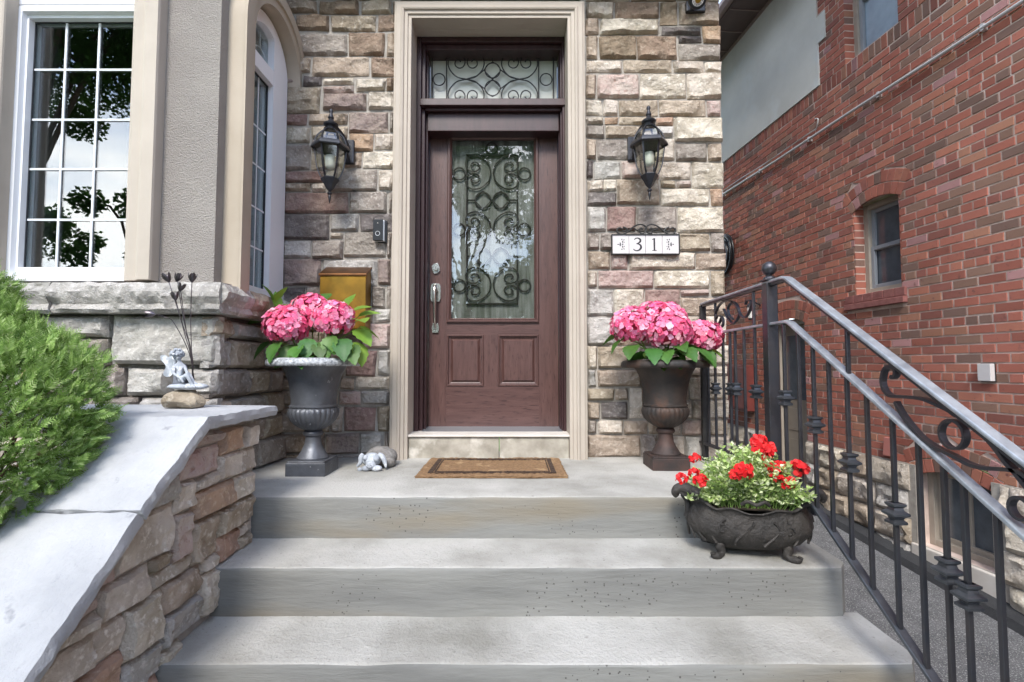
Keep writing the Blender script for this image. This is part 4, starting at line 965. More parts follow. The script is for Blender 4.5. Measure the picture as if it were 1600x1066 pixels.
# things on the neighbour's wall (world coordinates)
NY = Vector((-BD.y, BD.x, 0))
def NW(s, y, z_): return BP0+BD*s+NY*y+Vector((0, 0, z_))
mb = MB(); pts = [NW(s, .028, 3.672-(6.9-s)*.0162+.004*math.sin(s*3)) for s in [2.2+.25*k for k in range(24)]]; mb.tube(pts, .014, 8)
cd = thing('conduit', 'pale metal conduit pipe running level across the upper brick wall', 'pipe', tuple(NW(5, 0, 3.64)))
mb.build('pipe', M['conduit'], cd, smooth=60)
for s in (3.4, 4.3, 5.2, 6.1, 7.0): z_ = 3.672-(6.9-s)*.0162; q = MB(); q.obox(NW(s, .016, z_), BD*.012, NY*.02, (0, 0, .024)); q.build('clip', M['conduit'], cd)
mb = MB(); pts = [NW(s, .016, 3.735-(6.9-s)*.0165+.006*math.sin(s*5)) for s in [5.1+.1*k for k in range(26)]]; mb.tube(pts, .006, 6)
mb.tube(smooth_curve([NW(5.1, .016, 3.71), NW(5.06, .03, 3.74), NW(5.05, .03, 3.79), NW(5.09, .03, 3.81)], 4), .006, 6)
mb.build('cable', M['conduit'], None, smooth=60, label='thin white cable clipped just above the conduit pipe on the brick wall', category='cable')
s_, z_ = bw(1545, 582); eb = thing('junction_box', 'small white plastic box fixed to the brick wall above the handrail', 'electrical box', tuple(NW(s_, 0, z_)))
q = MB(); q.obox(NW(s_, .02, z_), BD*.045, NY*.018, (0, 0, .06)); q.build('cover', M['white'], eb, bevel=.004)
q = MB(); q.obox(NW(s_, .003, z_), BD*.048, NY*.003, (0, 0, .064)); q.build('back_plate', M['black'], eb)
s_, z_ = bw(1394, 698)
q = MB(); q.prism([NW(s_-.05, .006, z_-.08), NW(s_+.06, .006, z_-.08), NW(s_+.045, .006, z_+.075), NW(s_-.03, .006, z_+.075)], NY*.03); q.build('vent_cover', mat('pink_cover', srgb('b5746a'), rough=.7), None, bevel=.003, label='small pink wedge shaped vent cover low on the brick wall', category='vent')
cb = thing('meter_cabinet', 'dark red wooden cabinet on the brick wall seen through the railing', 'cabinet', tuple(NW(6.6, 0, .73)))
q = MB(); q.obox(NW(6.62, .07, 1.0), BD*.26, NY*.065, (0, 0, .29)); q.build('body', M['red_wood'], cb, bevel=.006)
for k in (-1, 1): q = MB(); q.obox(NW(6.62+k*.125, .138, 1.0), BD*.115, NY*.006, (0, 0, .26)); q.build('cabinet_door', M['red_wood'], cb, bevel=.004)
# wall lamp by the side door
wlp = thing('side_door_lamp', 'small lantern on the brick wall beside the side door arch', 'lamp', tuple(NW(6.2, .0, 1.9)))
c0 = NW(6.2, .12, 1.86)
q = MB(); q.lathe([(.02, .20), (.055, .15), (.06, .14)], c0, 8); q.build('roof', M['lamp_metal'], wlp); q = MB(); q.lathe([(.035, -.02), (.04, 0), (.02, .0)], c0, 8); q.build('base', M['lamp_metal'], wlp); q = MB(); q.tube([NW(6.2, .0, 2.02), NW(6.2, .08, 2.06), NW(6.2, .12, 2.06)], .01); q.build('arm', M['lamp_metal'], wlp)
q = MB(); q.lathe([(.036, .0), (.052, .14)], c0, 8); q.build('glass', M['bulb'], wlp)
# hose reel
s_, z_ = 6.93, 2.80
hr = thing('hose', 'coiled black hose hanging on the far brick wall beside the stone corner', 'hose', tuple(NW(s_, 0, z_)))
rr_ = random.Random(2); q = MB(); pts = []
for k in range(24*7): t = 2*math.pi*k/24; r0 = .20+.045*math.sin(k*.051*3)+rr_.uniform(-.002, .002); pts.append(NW(s_+r0*.9*math.cos(t), .05+.05*(k/168), z_+r0*1.15*math.sin(t)))
q.tube(pts, .016, 7); q.build('coil', M['black'], hr, smooth=60)
q = MB(); q.obox(NW(s_, .06, z_+.16), BD*.07, NY*.06, (0, 0, .015)); q.build('bracket', M['iron'], hr)

# ------------------------------------------------------------------ railing
M['rail_mid'] = mat('top_lit_collar', srgb('5c6066'), srgb('4a4c50'), scale=18, rough=.3, metal=.6)  # paler than the bars: light on the top faces put into colour
rl = thing('railing', 'black wrought iron railing with scrolls down the right side of the steps', 'railing', (1.13, 2.19, LZ))
X0 = 1.13
YP = 2.205
def RX(px, py): return onX(px, py, X0)
zr1, zr2, zr3 = 1.641, 1.457, .824
yw0 = 2.985; yk = 2.068; ylo = .55
top_s = (RX(1228, 442), RX(1600, 735)); sl_ = (top_s[0].z-top_s[1].z)/(top_s[0].y-top_s[1].y)
mid0 = RX(1235, 503)
def ztop(y): return zr1 if y > yk else zr1-(yk-y)*sl_
def zmid(y): return zr2 if y > 2.055 else zr2-(2.055-y)*sl_*.985
bA, bB = RX(1335, 880), RX(1462, 1066); slb = (bA.z-bB.z)/(bA.y-bB.y)
def zbot(y): return zr3-.005 if y > 2.06 else min(zr3, bA.z+(y-bA.y)*slb)
def bar_path(f, y0, y1, kink): return [(X0, y0, f(y0)), (X0, kink+.012, f(kink+.012)), (X0, kink-.012, f(kink-.012)), (X0, y1, f(y1))]
q = MB(); q.ribbon(bar_path(ztop, yw0, ylo, yk), (1, 0, 0), .037, .012); q.build('handrail', M['rail_top'], rl, bevel=.004)
q = MB(); q.ribbon([(x, y, z_-.012) for x, y, z_ in bar_path(ztop, yw0, ylo, yk)], (1, 0, 0), .022, .012); q.build('handrail_channel', M['rail'], rl)
q = MB(); q.ribbon(bar_path(zmid, yw0-.08, ylo, 2.055), (1, 0, 0), .032, .012); q.build('middle_rail', M['rail_top'], rl, bevel=.003)
q = MB(); q.ribbon([(X0, yw0+.06, zr3), (X0, YP+.02, zr3)], (1, 0, 0), .030, .012); q.build('bottom_rail', M['rail'], rl, bevel=.002)
q = MB(); yb1 = 2.02; q.ribbon([(X0, yb1, zbot(yb1)), (X0, ylo, zbot(ylo))], (1, 0, 0), .030, .012); q.build('bottom_rail', M['rail_mid'], rl, bevel=.002)
q = MB(); q.box((X0-.024, YP-.024, LZ-.3), (X0+.024, YP+.024, zr1-.003)); q.box((X0-.030, YP-.030, zr1+.006), (X0+.030, YP+.030, zr1+.014)); q.lathe([(.026, 0), (.024, .01), (.010, .018), (.012, .026)], (X0, YP, zr1+.013), 16); q.build('post', M['rail'], rl, bevel=.003)
pb = WPOS['post'] if 'post' in WPOS else None
q = MB(); q.ball((X0, YP, zr1+.062), .031, 24, 14); q.build('ball_finial', M['rail'], rl, smooth='all')
q = MB(); q.box((X0-.016, yw0-.014, LZ), (X0+.016, yw0+.014, zr1-.008)); q.build('wall_post', M['iron'], rl, bevel=.002)
q = MB(); q.box((X0-.019, .70, drive_z(.7)-.1), (X0+.019, .738, ztop(.72)-.006)); q.build('lower_post', M['rail'], rl, bevel=.002)
def collar(mb, x, y, z_):
    for (dz, r) in ((.030, .015), (.022, .021), (.012, .014), (.0, .027), (-.006, .027), (-.018, .015), (-.028, .021), (-.034, .015)): pass
    prof = [(.012, .032), (.019, .030), (.019, .024), (.013, .018), (.015, .010), (.025, .003), (.025, -.003), (.015, -.010), (.013, -.016), (.020, -.022), (.020, -.029), (.012, -.032)]
    n = len(prof); vs = []
    for (r, dz) in prof: vs += [(x-r, y-r, z_+dz), (x+r, y-r, z_+dz), (x+r, y+r, z_+dz), (x-r, y+r, z_+dz)]
    mb.add(vs, [(4*k+j, 4*k+4+j, 4*k+4+(j+1) % 4, 4*k+(j+1) % 4) for k in range(n-1) for j in range(4)])
def baluster(y, z0, z1, col_z=None, w=.0062):
    q = MB(); q.box((X0-w, y-w, z0), (X0+w, y+w, z1)); o = q.build('baluster', M['rail'], rl, bevel=.0012, bseg=1)
    if col_z is not None: c = MB(); collar(c, X0, y, col_z); c.build('collar', M['rail_mid'], o)
land = [(1120, 0), (1131, 0), (1142, 605), (1151, 0), (1166, 0), (1181, 612), (1195, 0)]
for (px, cp) in ((1107, 0), (1118, 607), (1131, 0), (1142, 608), (1150, 608), (1164, 0), (1181, 612), (1197, 0)):
    y = RX(px, 600).y
    if y > yw0-.02: y = yw0-.02
    baluster(y, zr3+.005, zr2-.005, RX(px, cp).z if cp else None)
baluster(RX(1118, 500).y, zr2, zr1-.008); baluster(RX(1178, 500).y, zr2, zr1-.008)
for (px, cp) in ((1228, 622), (1250, 0), (1273, 664), (1297, 0), (1325, 722), (1355, 0), (1394, 800), (1433, 0), (1471, 887), (1501, 925), (1551, 0)):
    y = RX(px, 650).y
    baluster(y, zbot(y)+.003, zmid(y)-.004, RX(px, cp).z if cp else None)
for y in (1.10, 1.02, .94, .86, .78, .64): baluster(y, zbot(y)+.003, zmid(y)-.004)
y = RX(1325, 560).y; baluster(y, zmid(y), ztop(y)-.01)
def scr(pts, n=7, w=.014, t=.006, nm='scroll'):
    q = MB(); q.ribbon(smooth_curve([RX(*p) for p in pts], n), (1, 0, 0), w, t); q.build(nm, M['rail'], rl, smooth=50)
scr([(1127, 497), (1125, 503), (1122, 508), (1127, 511), (1130, 506), (1129, 497), (1122, 493), (1118, 499), (1119, 487), (1126, 475), (1138, 470), (1148, 474), (1153, 483), (1158, 493), (1164, 496), (1170, 489), (1174, 478), (1172, 470), (1167, 470), (1165, 476)])
scr([(1131, 483), (1136, 495), (1144, 505), (1150, 502), (1155, 491), (1152, 478), (1145, 472), (1138, 480), (1139, 492), (1145, 499)])
scr([(1394, 588), (1397, 590), (1401, 585), (1400, 577), (1393, 573), (1385, 576), (1381, 586), (1380, 598), (1384, 610), (1392, 618), (1405, 620), (1425, 621), (1445, 624), (1465, 632), (1484, 641), (1497, 650)], 8, .018, .009)
scr([(1401, 628), (1410, 645), (1424, 664), (1442, 684), (1462, 698), (1478, 706), (1498, 716), (1515, 725), (1535, 731), (1560, 733), (1584, 735), (1600, 740), (1620, 757)], 8, .018, .009)
cR = RX(1490, 679); q = MB(); q.ribbon([(X0, cR.y+.036*math.cos(t), cR.z+.036*math.sin(t)) for t in [2*math.pi*k/28 for k in range(29)]], (1, 0, 0), .018, .007); q.build('ring', M['rail'], rl, smooth=50)
cR = RX(1597, 795); q = MB(); q.ribbon([(X0, cR.y+.024*math.cos(t), cR.z+.024*math.sin(t)) for t in [2*math.pi*k/28 for k in range(29)]], (1, 0, 0), .018, .007); q.build('ring', M['rail'], rl, smooth=50)
scr([(1520, 665), (1543, 684), (1560, 703), (1574, 722), (1590, 740), (1610, 765)], 8, .018, .009)
# brackets tying the bottom rail to the steps
for y in (1.93, 1.35): q = MB(); q.box((X0, y-.01, zbot(y)-.05), (X0+.02, y+.01, zbot(y))); q.build('bracket', M['rail'], rl)

# ------------------------------------------------------------------ wall lanterns
def lantern(pxc, py_hood, side, label):
    Yc = 2.86; c = onY(pxc, py_hood, Yc); S = .275/64*1.0  # metres per zoom unit is set below
    t = thing('wall_lantern', label, 'lantern', (c.x, YW-.02, c.z), group='carriage lanterns either side of the front door')
    rot = .30 if side < 0 else -.12+math.pi/6*.0
    def hexa(r, z_): return [(c.x+r*math.cos(rot+math.pi/3*k), Yc+r*math.sin(rot+math.pi/3*k), c.z+z_) for k in range(6)]
    def loft(mb, prof):
        vs = sum([hexa(r, z_) for r, z_ in prof], []); n = len(prof)
        mb.add(vs, [(6*k+j, 6*k+(j+1) % 6, 6*k+6+(j+1) % 6, 6*k+6+j) for k in range(n-1) for j in range(6)]+[tuple(range(6))[::-1], tuple((n-1)*6+j for j in range(6))])
    m_ = MB(); loft(m_, [(.100, -.012), (.108, -.022), (.110, -.014), (.100, .006), (.088, .012), (.080, .014)]); m_.build('hood_rim', M['lamp_metal'], t, bevel=.002)
    body = [(.088, -.018), (.084, -.05), (.079, -.09), (.073, -.13), (.061, -.165), (.044, -.196)]
    m_ = MB()
    for j in range(6):
        pts = [hexa(r, z_)[j] for r, z_ in body]; m_.ribbon(pts, (Vector(pts[0])-Vector((c.x, Yc, pts[0][2]))).cross(Vector((0, 0, 1))), .009, .006)
    dome = [(.086, .010), (.083, .03), (.072, .055), (.055, .075), (.036, .090)]
    for j in range(6):
        pts = [hexa(r, z_)[j] for r, z_ in dome]; m_.ribbon(pts, (Vector(pts[0])-Vector((c.x, Yc, pts[0][2]))).cross(Vector((0, 0, 1))), .010, .006)
    m_.build('frame', M['lamp_metal'], t)
    m_ = MB(); vs = sum([hexa(r-.004, z_) for r, z_ in body], []); m_.add(vs, [(6*k+j, 6*k+(j+1) % 6, 6*k+6+(j+1) % 6, 6*k+6+j) for k in range(5) for j in range(6)])
    vs = sum([hexa(r-.004, z_) for r, z_ in dome], []); m_.add(vs, [(6*k+j, 6*k+(j+1) % 6, 6*k+6+(j+1) % 6, 6*k+6+j) for k in range(4) for j in range(6)]); m_.build('glass', M['lamp_glass'], t)
    m_ = MB(); loft(m_, [(.012, -.262), (.022, -.25), (.034, -.225), (.048, -.205), (.052, -.196), (.048, -.190)]); m_.lathe([(.002, -.335), (.006, -.315), (.009, -.300), (.006, -.290), (.014, -.282), (.014, -.276), (.006, -.272), (.010, -.262)], (c.x, Yc, c.z), 12); m_.build('bottom_finial', M['lamp_metal'], t, smooth=30)
    m_ = MB(); m_.lathe([(.038, .088), (.040, .096), (.026, .102), (.028, .110), (.040, .118), (.042, .126), (.034, .134), (.020, .142), (.013, .155), (.017, .165), (.012, .178), (.008, .190), (.012, .200), (.011, .210), (.004, .218)], (c.x, Yc, c.z), 20); m_.build('top_finial', M['lamp_metal'], t, smooth=40)
    m_ = MB(); bxx = c.x-side*.055
    m_.tube(smooth_curve([(c.x, Yc, c.z+.128), (c.x-side*.02, Yc+.05, c.z+.125), (c.x-side*.045, Yc+.11, c.z+.09), (bxx, YW-.035, c.z+.04)], 6), .011, 8)
    m_.tube(smooth_curve([(bxx, YW-.03, c.z-.03), (bxx-side*.004, YW-.09, c.z+.01), (bxx+side*.01, YW-.10, c.z+.06), (bxx+side*.03, YW-.12, c.z+.10)], 6), .007, 8)
    m_.build('arm', M['lamp_metal'], t, smooth=50)
    m_ = MB(); m_.obox((bxx, YW-.030, c.z+.035), (.030, 0, 0), (0, .014, 0), (0, 0, .075)); m_.build('back_plate', M['lamp_metal'], t, bevel=.008)
    m_ = MB(); m_.lathe([(.014, -.055), (.026, -.060), (.030, -.085), (.028, -.12), (.018, -.135), (.004, -.14)], (c.x, Yc, c.z), 14); m_.build('bulb', M['bulb'], t, smooth=60)
M['lamp_glass'] = glass_mat('lantern_glass', (.9, .92, .86), .10, .05)
lantern(516.5, 228, -1, 'black carriage lantern on stone wall between bay window and front door')
lantern(1014, 223, 1, 'black carriage lantern on stone wall above the house number sign')

# ------------------------------------------------------------------ mailbox, doorbell, number sign, camera
ym = YW-.13
a = onY(500, 428, ym); b = onY(570.5, 520, ym); b = Vector((b.x, 0, 1.49)); tz = onY(535, 417, YW-.03).z
mbx = thing('mailbox', 'brass wall mailbox with sloped lid behind the pink hydrangea', 'mailbox', ((a.x+b.x)/2, YW, b.z))
q = MB(); q.prism([(a.x, ym, b.z), (a.x, ym, a.z-.012), (a.x, YW-.02, tz-.012), (a.x, YW-.02, b.z)], (b.x-a.x, 0, 0)); q.build('body', M['brass'], mbx, bevel=.003)
q = MB(); q.prism([(a.x-.006, ym-.008, a.z-.012), (a.x-.006, ym-.008, a.z), (a.x-.006, YW-.021, tz), (a.x-.006, YW-.021, tz-.012)], (b.x-a.x+.012, 0, 0)); q.build('lid', M['copper'], mbx, bevel=.002)
a = onY(582.5, 376, YW-.06); b = onY(598, 342.5, YW-.06)
db = thing('doorbell', 'black and silver video doorbell on the stone beside the door surround', 'doorbell', ((a.x+b.x)/2, YW-.02, a.z))
q = MB(); q.box((a.x, YW-.062, a.z), (b.x, YW-.045, b.z)); q.build('face', M['black'], db, bevel=.003)
q = MB(); q.box((a.x+.002, YW-.0448, a.z+.001), (b.x+.006, YW-.02, b.z-.001)); q.build('body', M['silver'], db, bevel=.002)
q = MB(); q.box((a.x+.01, YW-.0198, a.z-.006), (b.x+.016, YW-.005, b.z+.003)); q.build('wedge', M['black'], db, bevel=.002)
mx_ = (a.x+b.x)/2; zc = onY(590, 365, YW-.06).z
q = MB(); q.tube([(mx_+.013*math.cos(t), YW-.0635, zc+.013*math.sin(t)) for t in [2*math.pi*k/20 for k in range(21)]], .0018, 6, cap=False); q.build('button_ring', M['silver'], db)
q = MB(); q.ball((mx_, YW-.062, onY(590, 349, YW-.06).z), .005, 10, 6); q.build('lens', M['nickel'], db, smooth='all')
a = onY(957, 396.5, YW-.05); b = onY(1060.5, 367.5, YW-.05)
ns = thing('number_sign', 'white tile house number sign reading 31 under a black scroll on stone', 'sign', ((a.x+b.x)/2, YW-.02, a.z))
q = MB(); q.box((a.x-.004, YW-.056, a.z-.005), (b.x+.004, YW-.03, a.z)); q.box((a.x-.004, YW-.056, b.z), (b.x+.004, YW-.03, b.z+.005)); q.box((a.x-.005, YW-.0558, a.z-.001), (a.x, YW-.03, b.z+.001)); q.box((b.x, YW-.0558, a.z-.001), (b.x+.005, YW-.03, b.z+.001)); q.box((a.x, YW-.034, a.z), (b.x, YW-.02, b.z)); q.build('frame', M['iron'], ns)
w4 = (b.x-a.x)/4; tiles = []
for k in range(4):
    q = MB(); q.box((a.x+w4*k+.001, YW-.050, a.z+.001), (a.x+w4*(k+1)-.001, YW-.0345, b.z-.001)); tiles.append(q.build('tile', M['white'], ns, bevel=.001))
def text(ch, x, z_, size, par):
    cu = bpy.data.curves.new('digit', 'FONT'); cu.body = ch; cu.size = size; cu.align_x = 'CENTER'; cu.extrude = .0006
    o = bpy.data.objects.new('digit', cu); COL.objects.link(o); cu.materials.append(M['ink']); bpy.context.view_layer.update()
    dg = bpy.context.evaluated_depsgraph_get(); me = bpy.data.meshes.new_from_object(o.evaluated_get(dg)); bpy.data.objects.remove(o)
    o = bpy.data.objects.new('digit', me); COL.objects.link(o); me.materials.clear(); me.materials.append(M['ink'])
    o.rotation_euler = (math.pi/2, 0, 0); o.parent = par; o.location = Vector((x, YW-.0512, z_))-WPOS[par.name]; WPOS[o.name] = Vector((x, YW-.0512, z_))
zc = a.z+(b.z-a.z)*.20; hh = b.z-a.z
# digits drawn as strokes of a bookish face
def stroke(pts, ws, par, nm='digit'):
    pts = [Vector(p) for p in pts]; n = len(pts); vs = []
    for i, p in enumerate(pts):
        d = (pts[min(i+1, n-1)]-pts[max(i-1, 0)]); d = Vector((d.x, 0, d.z)).normalized(); q_ = Vector((d.z, 0, -d.x))*ws[i]/2; vs += [p+q_, p-q_]
    vs += [v+Vector((0, .0012, 0)) for v in vs]; m2 = 2*n
    fs = [(2*i, 2*i+1, 2*i+3, 2*i+2) for i in range(n-1)]+[(m2+2*i, m2+2*i+2, m2+2*i+3, m2+2*i+1) for i in range(n-1)]+[(2*i, 2*i+2, m2+2*i+2, m2+2*i) for i in range(n-1)]+[(2*i+1, m2+2*i+1, m2+2*i+3, 2*i+3) for i in range(n-1)]
    return vs, fs
def dig(cx, par, curves):
    q = MB()
    for c_ in curves:
        P = smooth_curve([(cx+x*hh, YW-.0512, a.z+hh*(.16+.68*y)) for x, y, w in c_], 6); nW = []
        for i in range(len(c_)-1):
            for k in range(6): nW.append((c_[i][2]*(1-k/6)+c_[i+1][2]*k/6)*hh)
        nW.append(c_[-1][2]*hh); v_, f_ = stroke(P, nW, par); q.add(v_, f_)
    q.build('digit', M['ink'], par)
dig(a.x+w4*1.5, tiles[1], [[(-.16, .86, .03), (-.10, .96, .05), (.02, 1, .05), (.15, .90, .09), (.16, .74, .10), (.06, .60, .06), (-.05, .55, .03)], [(-.05, .55, .03), (.08, .52, .06), (.18, .40, .10), (.19, .22, .11), (.10, .06, .08), (-.04, 0, .05), (-.17, .06, .05), (-.20, .14, .05)]])
dig(a.x+w4*2.5, tiles[2], [[(-.10, .88, .03), (-.02, .93, .04), (.03, .98, .05)], [(.02, .98, .08), (.02, .5, .09), (.02, .02, .08)], [(-.10, .02, .03), (.02, .02, .035), (.14, .02, .03)]])
rl2 = random.Random(9)
for k, sg in ((0, 1), (3, -1)):
    q = MB(); cx = a.x+w4*(k+.5)+sg*.012; zm = (a.z+b.z)/2
    for (dx, dz, an, L_) in [(dx_*1.25, dz_*1.25, an_, l_*1.4) for dx_, dz_, an_, l_ in [(0, .0, 90, .010), (.0, .012, 60, .009), (.0, .012, 120, .009), (-.004, .024, 90, .009), (.006, .022, 45, .008), (0, -.012, -60, .009), (0, -.012, -120, .009), (-.004, -.024, -90, .009), (.006, -.022, -45, .008), (-.012, 0, 180, .010), (-.012, .006, 150, .009), (-.012, -.006, 210, .009), (-.022, 0, 180, .008), (.008, .010, 70, .006), (.008, -.010, -70, .006)]]:
        an = math.radians(an); x = cx+dx*sg; z_ = zm+dz; ux, uz = math.cos(an)*sg, math.sin(an); w_ = L_*.28
        q.prism([(x-ux*L_*.5, YW-.0503, z_-uz*L_*.5), (x-uz*w_, YW-.0503, z_+ux*w_), (x+ux*L_*.5, YW-.0503, z_+uz*L_*.5), (x+uz*w_, YW-.0503, z_-ux*w_)], (0, -.001, 0))
    q.build('leaf_motif', M['ink'], tiles[k])
def NS(px, py): return onY(px, py, YW-.045)
q = MB()
for sg in (1, -1):
    cx = 1009.5
    for pts in ([(0, 361), (3, 364), (8, 365), (10, 361), (8, 357), (5, 359)], [(0, 361), (-.5, 356), (4, 352), (11, 351), (20, 355), (28, 362), (36, 366), (43, 365), (46, 360), (42, 356), (37, 358)], [(28, 362), (31, 357), (36, 355)], [(8, 357), (14, 360), (18, 357)], [(37, 360), (34, 362), (31, 360)]):
        q.tube(smooth_curve([NS(cx+sg*x, y) for x, y in pts], 6), .0048, 6)
q.build('scroll', M['iron'], ns, smooth=50)
c = onY(1090.5, 0, 2.90); sc_o = thing('security_camera', 'round black and white security camera under the porch overhang, top right', 'camera', (c.x, YW, c.z))
hd_ = Vector((c.x, 2.90, c.z)); dv = Vector((-.15, -1, -.75)).normalized(); e1 = dv.orthogonal().normalized(); e2 = dv.cross(e1)
q = MB(); q.tube([hd_, hd_-dv*.05, hd_-dv*.07], .05, 24, rs=[.05, .05, .035]); q.tube([hd_-dv*.06, (c.x+.02, YW-.03, c.z+.05)], .016, 8); q.box((c.x-.03, YW-.05, c.z+.01), (c.x+.09, YW-.02, c.z+.08)); q.build('housing', M['black'], sc_o, bevel=.006)
q = MB(); q.tube([hd_+dv*.001, hd_+dv*.006], .033, 24); q.build('led_ring', M['white'], sc_o)
q = MB(); q.tube([hd_+dv*.007, hd_+dv*.012], .017, 16); q.build('lens', M['brass'], sc_o)
for k in range(12): t_ = 2*math.pi*k/12; q = MB(); q.ball(hd_+dv*.006+(e1*math.cos(t_)+e2*math.sin(t_))*.025, .003, 6, 4); q.build('led', M['black'], sc_o)

# ------------------------------------------------------------------ doormat
a = onZ(647, 746, LZ+.01); b = onZ(888, 745, LZ+.01); c = onZ(876, 717.5, LZ+.01); d = onZ(668, 717.5, LZ+.01)
ymf, ymb = (a.y+b.y)/2, YW-.045
dm = thing('doormat', 'tan coir doormat with dark double border in front of the door', 'doormat', ((a.x+b.x)/2, (ymf+ymb)/2, LZ))
q = MB(); nx, ny = 70, 36; vs = []
for j in range(ny+1):
    for i in range(nx+1):
        x = a.x+(b.x-a.x)*i/nx; y = ymf+(ymb-ymf)*j/ny; e = i in (0, nx) or j in (0, ny)
        vs.append((x+(R.uniform(-.004, .004) if e else 0), y+(R.uniform(-.004, .004) if e else 0), LZ+.006+(.010+R.uniform(-.002, .003)) * (0.55 if e else 1)+.003*noise.noise(Vector((x*4, y*4, 0)))))
q.add(vs, [(j*(nx+1)+i, j*(nx+1)+i+1, (j+1)*(nx+1)+i+1, (j+1)*(nx+1)+i) for j in range(ny) for i in range(nx)])
q.box((a.x+.003, ymf+.003, LZ+.003), (b.x-.003, ymb-.003, LZ+.010)); q.build('pile', M['coir'], dm)
for ins, w_ in ((.055, .012), (.085, .006)):
    x0, x1, y0, y1 = a.x+ins, b.x-ins, ymf+ins, ymb-ins; h0, h1 = LZ+.012, LZ+.0205
    for (p, r) in (((x0, y0), (x1, y0+w_)), ((x0, y1-w_), (x1, y1)), ((x0, y0+w_), (x0+w_*(2 if ins < .06 else 1), y1-w_)), ((x1-w_*(2 if ins < .06 else 1), y0+w_), (x1, y1-w_))):
        q = MB(); nn = 24; dx, dy = r[0]-p[0], r[1]-p[1]
        for k in range(nn):
            if dx > dy: q.box((p[0]+dx*k/nn, p[1], h0), (p[0]+dx*(k+1)/nn+.0005, r[1], h1+R.uniform(-.001, .001)))
            else: q.box((p[0], p[1]+dy*k/nn, h0), (r[0], p[1]+dy*(k+1)/nn+.0005, h1+R.uniform(-.001, .001)))
        q.build('border', M['coir_dark'], dm)

# ------------------------------------------------------------------ urns
def urn(cx, cy, label, mb_body, mb_rim, mb_base, rim_m, H=.595, kr=1.0, twist=0.0):
    t = thing('urn', label, 'urn', (cx, cy, LZ), group='cast urns either side of the door')
    z = lambda f: LZ+H*(940-f)/740
    q = MB(); hw = .100*kr; q.prism([(cx-hw, cy-hw, LZ), (cx+hw, cy-hw, LZ), (cx+hw, cy+hw, LZ), (cx-hw, cy+hw, LZ)], (0, 0, z(850)-LZ-.004)); q.prism([(cx-hw*.96, cy-hw*.96, z(850)-.004), (cx+hw*.96, cy-hw*.96, z(850)-.004), (cx+hw*.96, cy+hw*.96, z(850)-.004), (cx-hw*.96, cy+hw*.96, z(850)-.004)], (0, 0, .008)); q.build('plinth', mb_base, t, bevel=.004)
    s = .000804*kr
    ft = [(98, 846), (99, 836), (92, 828), (84, 815), (66, 785), (54, 755), (49, 725), (48, 702), (58, 697), (62, 688), (62, 678), (56, 668), (50, 664)]
    q = MB(); q.lathe([(r*s, z(f)) for r, f in ft], (cx, cy, 0), 40); q.build('foot', mb_base, t, smooth=35)
    bo_ = [(50, 665), (80, 650), (112, 628), (138, 600), (152, 570), (156, 548), (152, 528), (143, 517)]
    NG = 28
    q = MB(); q.lathe([(r*s, z(f)) for r, f in bo_], (cx, cy, 0), 168, mod=lambda j, a: 1+.045*(abs(math.sin(a*NG/2+twist*j))-.5)*(1 if 0 < j < 7 else .1)); q.build('bowl', mb_body, t, smooth=50)
    ne = [(143, 518), (149, 512), (149, 504), (141, 498), (139, 470), (145, 420), (155, 360), (174, 300), (191, 268), (202, 250), (212, 238)]
    q = MB(); q.lathe([(r*s, z(f)) for r, f in ne], (cx, cy, 0), 64); q.build('neck', mb_body, t, smooth=35)
    ri_ = [(208, 238), (240, 243), (268, 250), (284, 250), (293, 238), (290, 216), (279, 203), (262, 199), (230, 201), (206, 206), (196, 222), (190, 250)]
    q = MB(); q.lathe([(r*s, z(f)) for r, f in ri_], (cx, cy, 0), 192, mod=lambda j, a: 1+(.004*math.cos(a*60) if j in (4, 5) else 0)); q.build('rim', mb_rim, t, smooth=60)
    q = MB(); q.lathe([(.001, z(245)), (190*s, z(246)), (190*s, z(250))], (cx, cy, 0), 40); q.build('soil', M['soil'], t)
    return t
uL = onZ(492, 746, LZ); uLx, uLy = uL.x, uL.y+.105; uLx = (492-800)/F_PX*uLy
urn(uLx, uLy, 'lead grey urn with whitened rim and paint chips, left of the door', M['urn_grey'], M['urn_rim'], M['urn_grey'], None)
uR = onZ(1040, 737, LZ); uRy = uR.y+.10; uRx = (1038-800)/F_PX*uRy
urn(uRx, uRy, 'black cast iron urn with rusty foot, right of the door', M['urn_black'], M['urn_black'], M['urn_rust'], None, H=.585, kr=1.0, twist=.18)

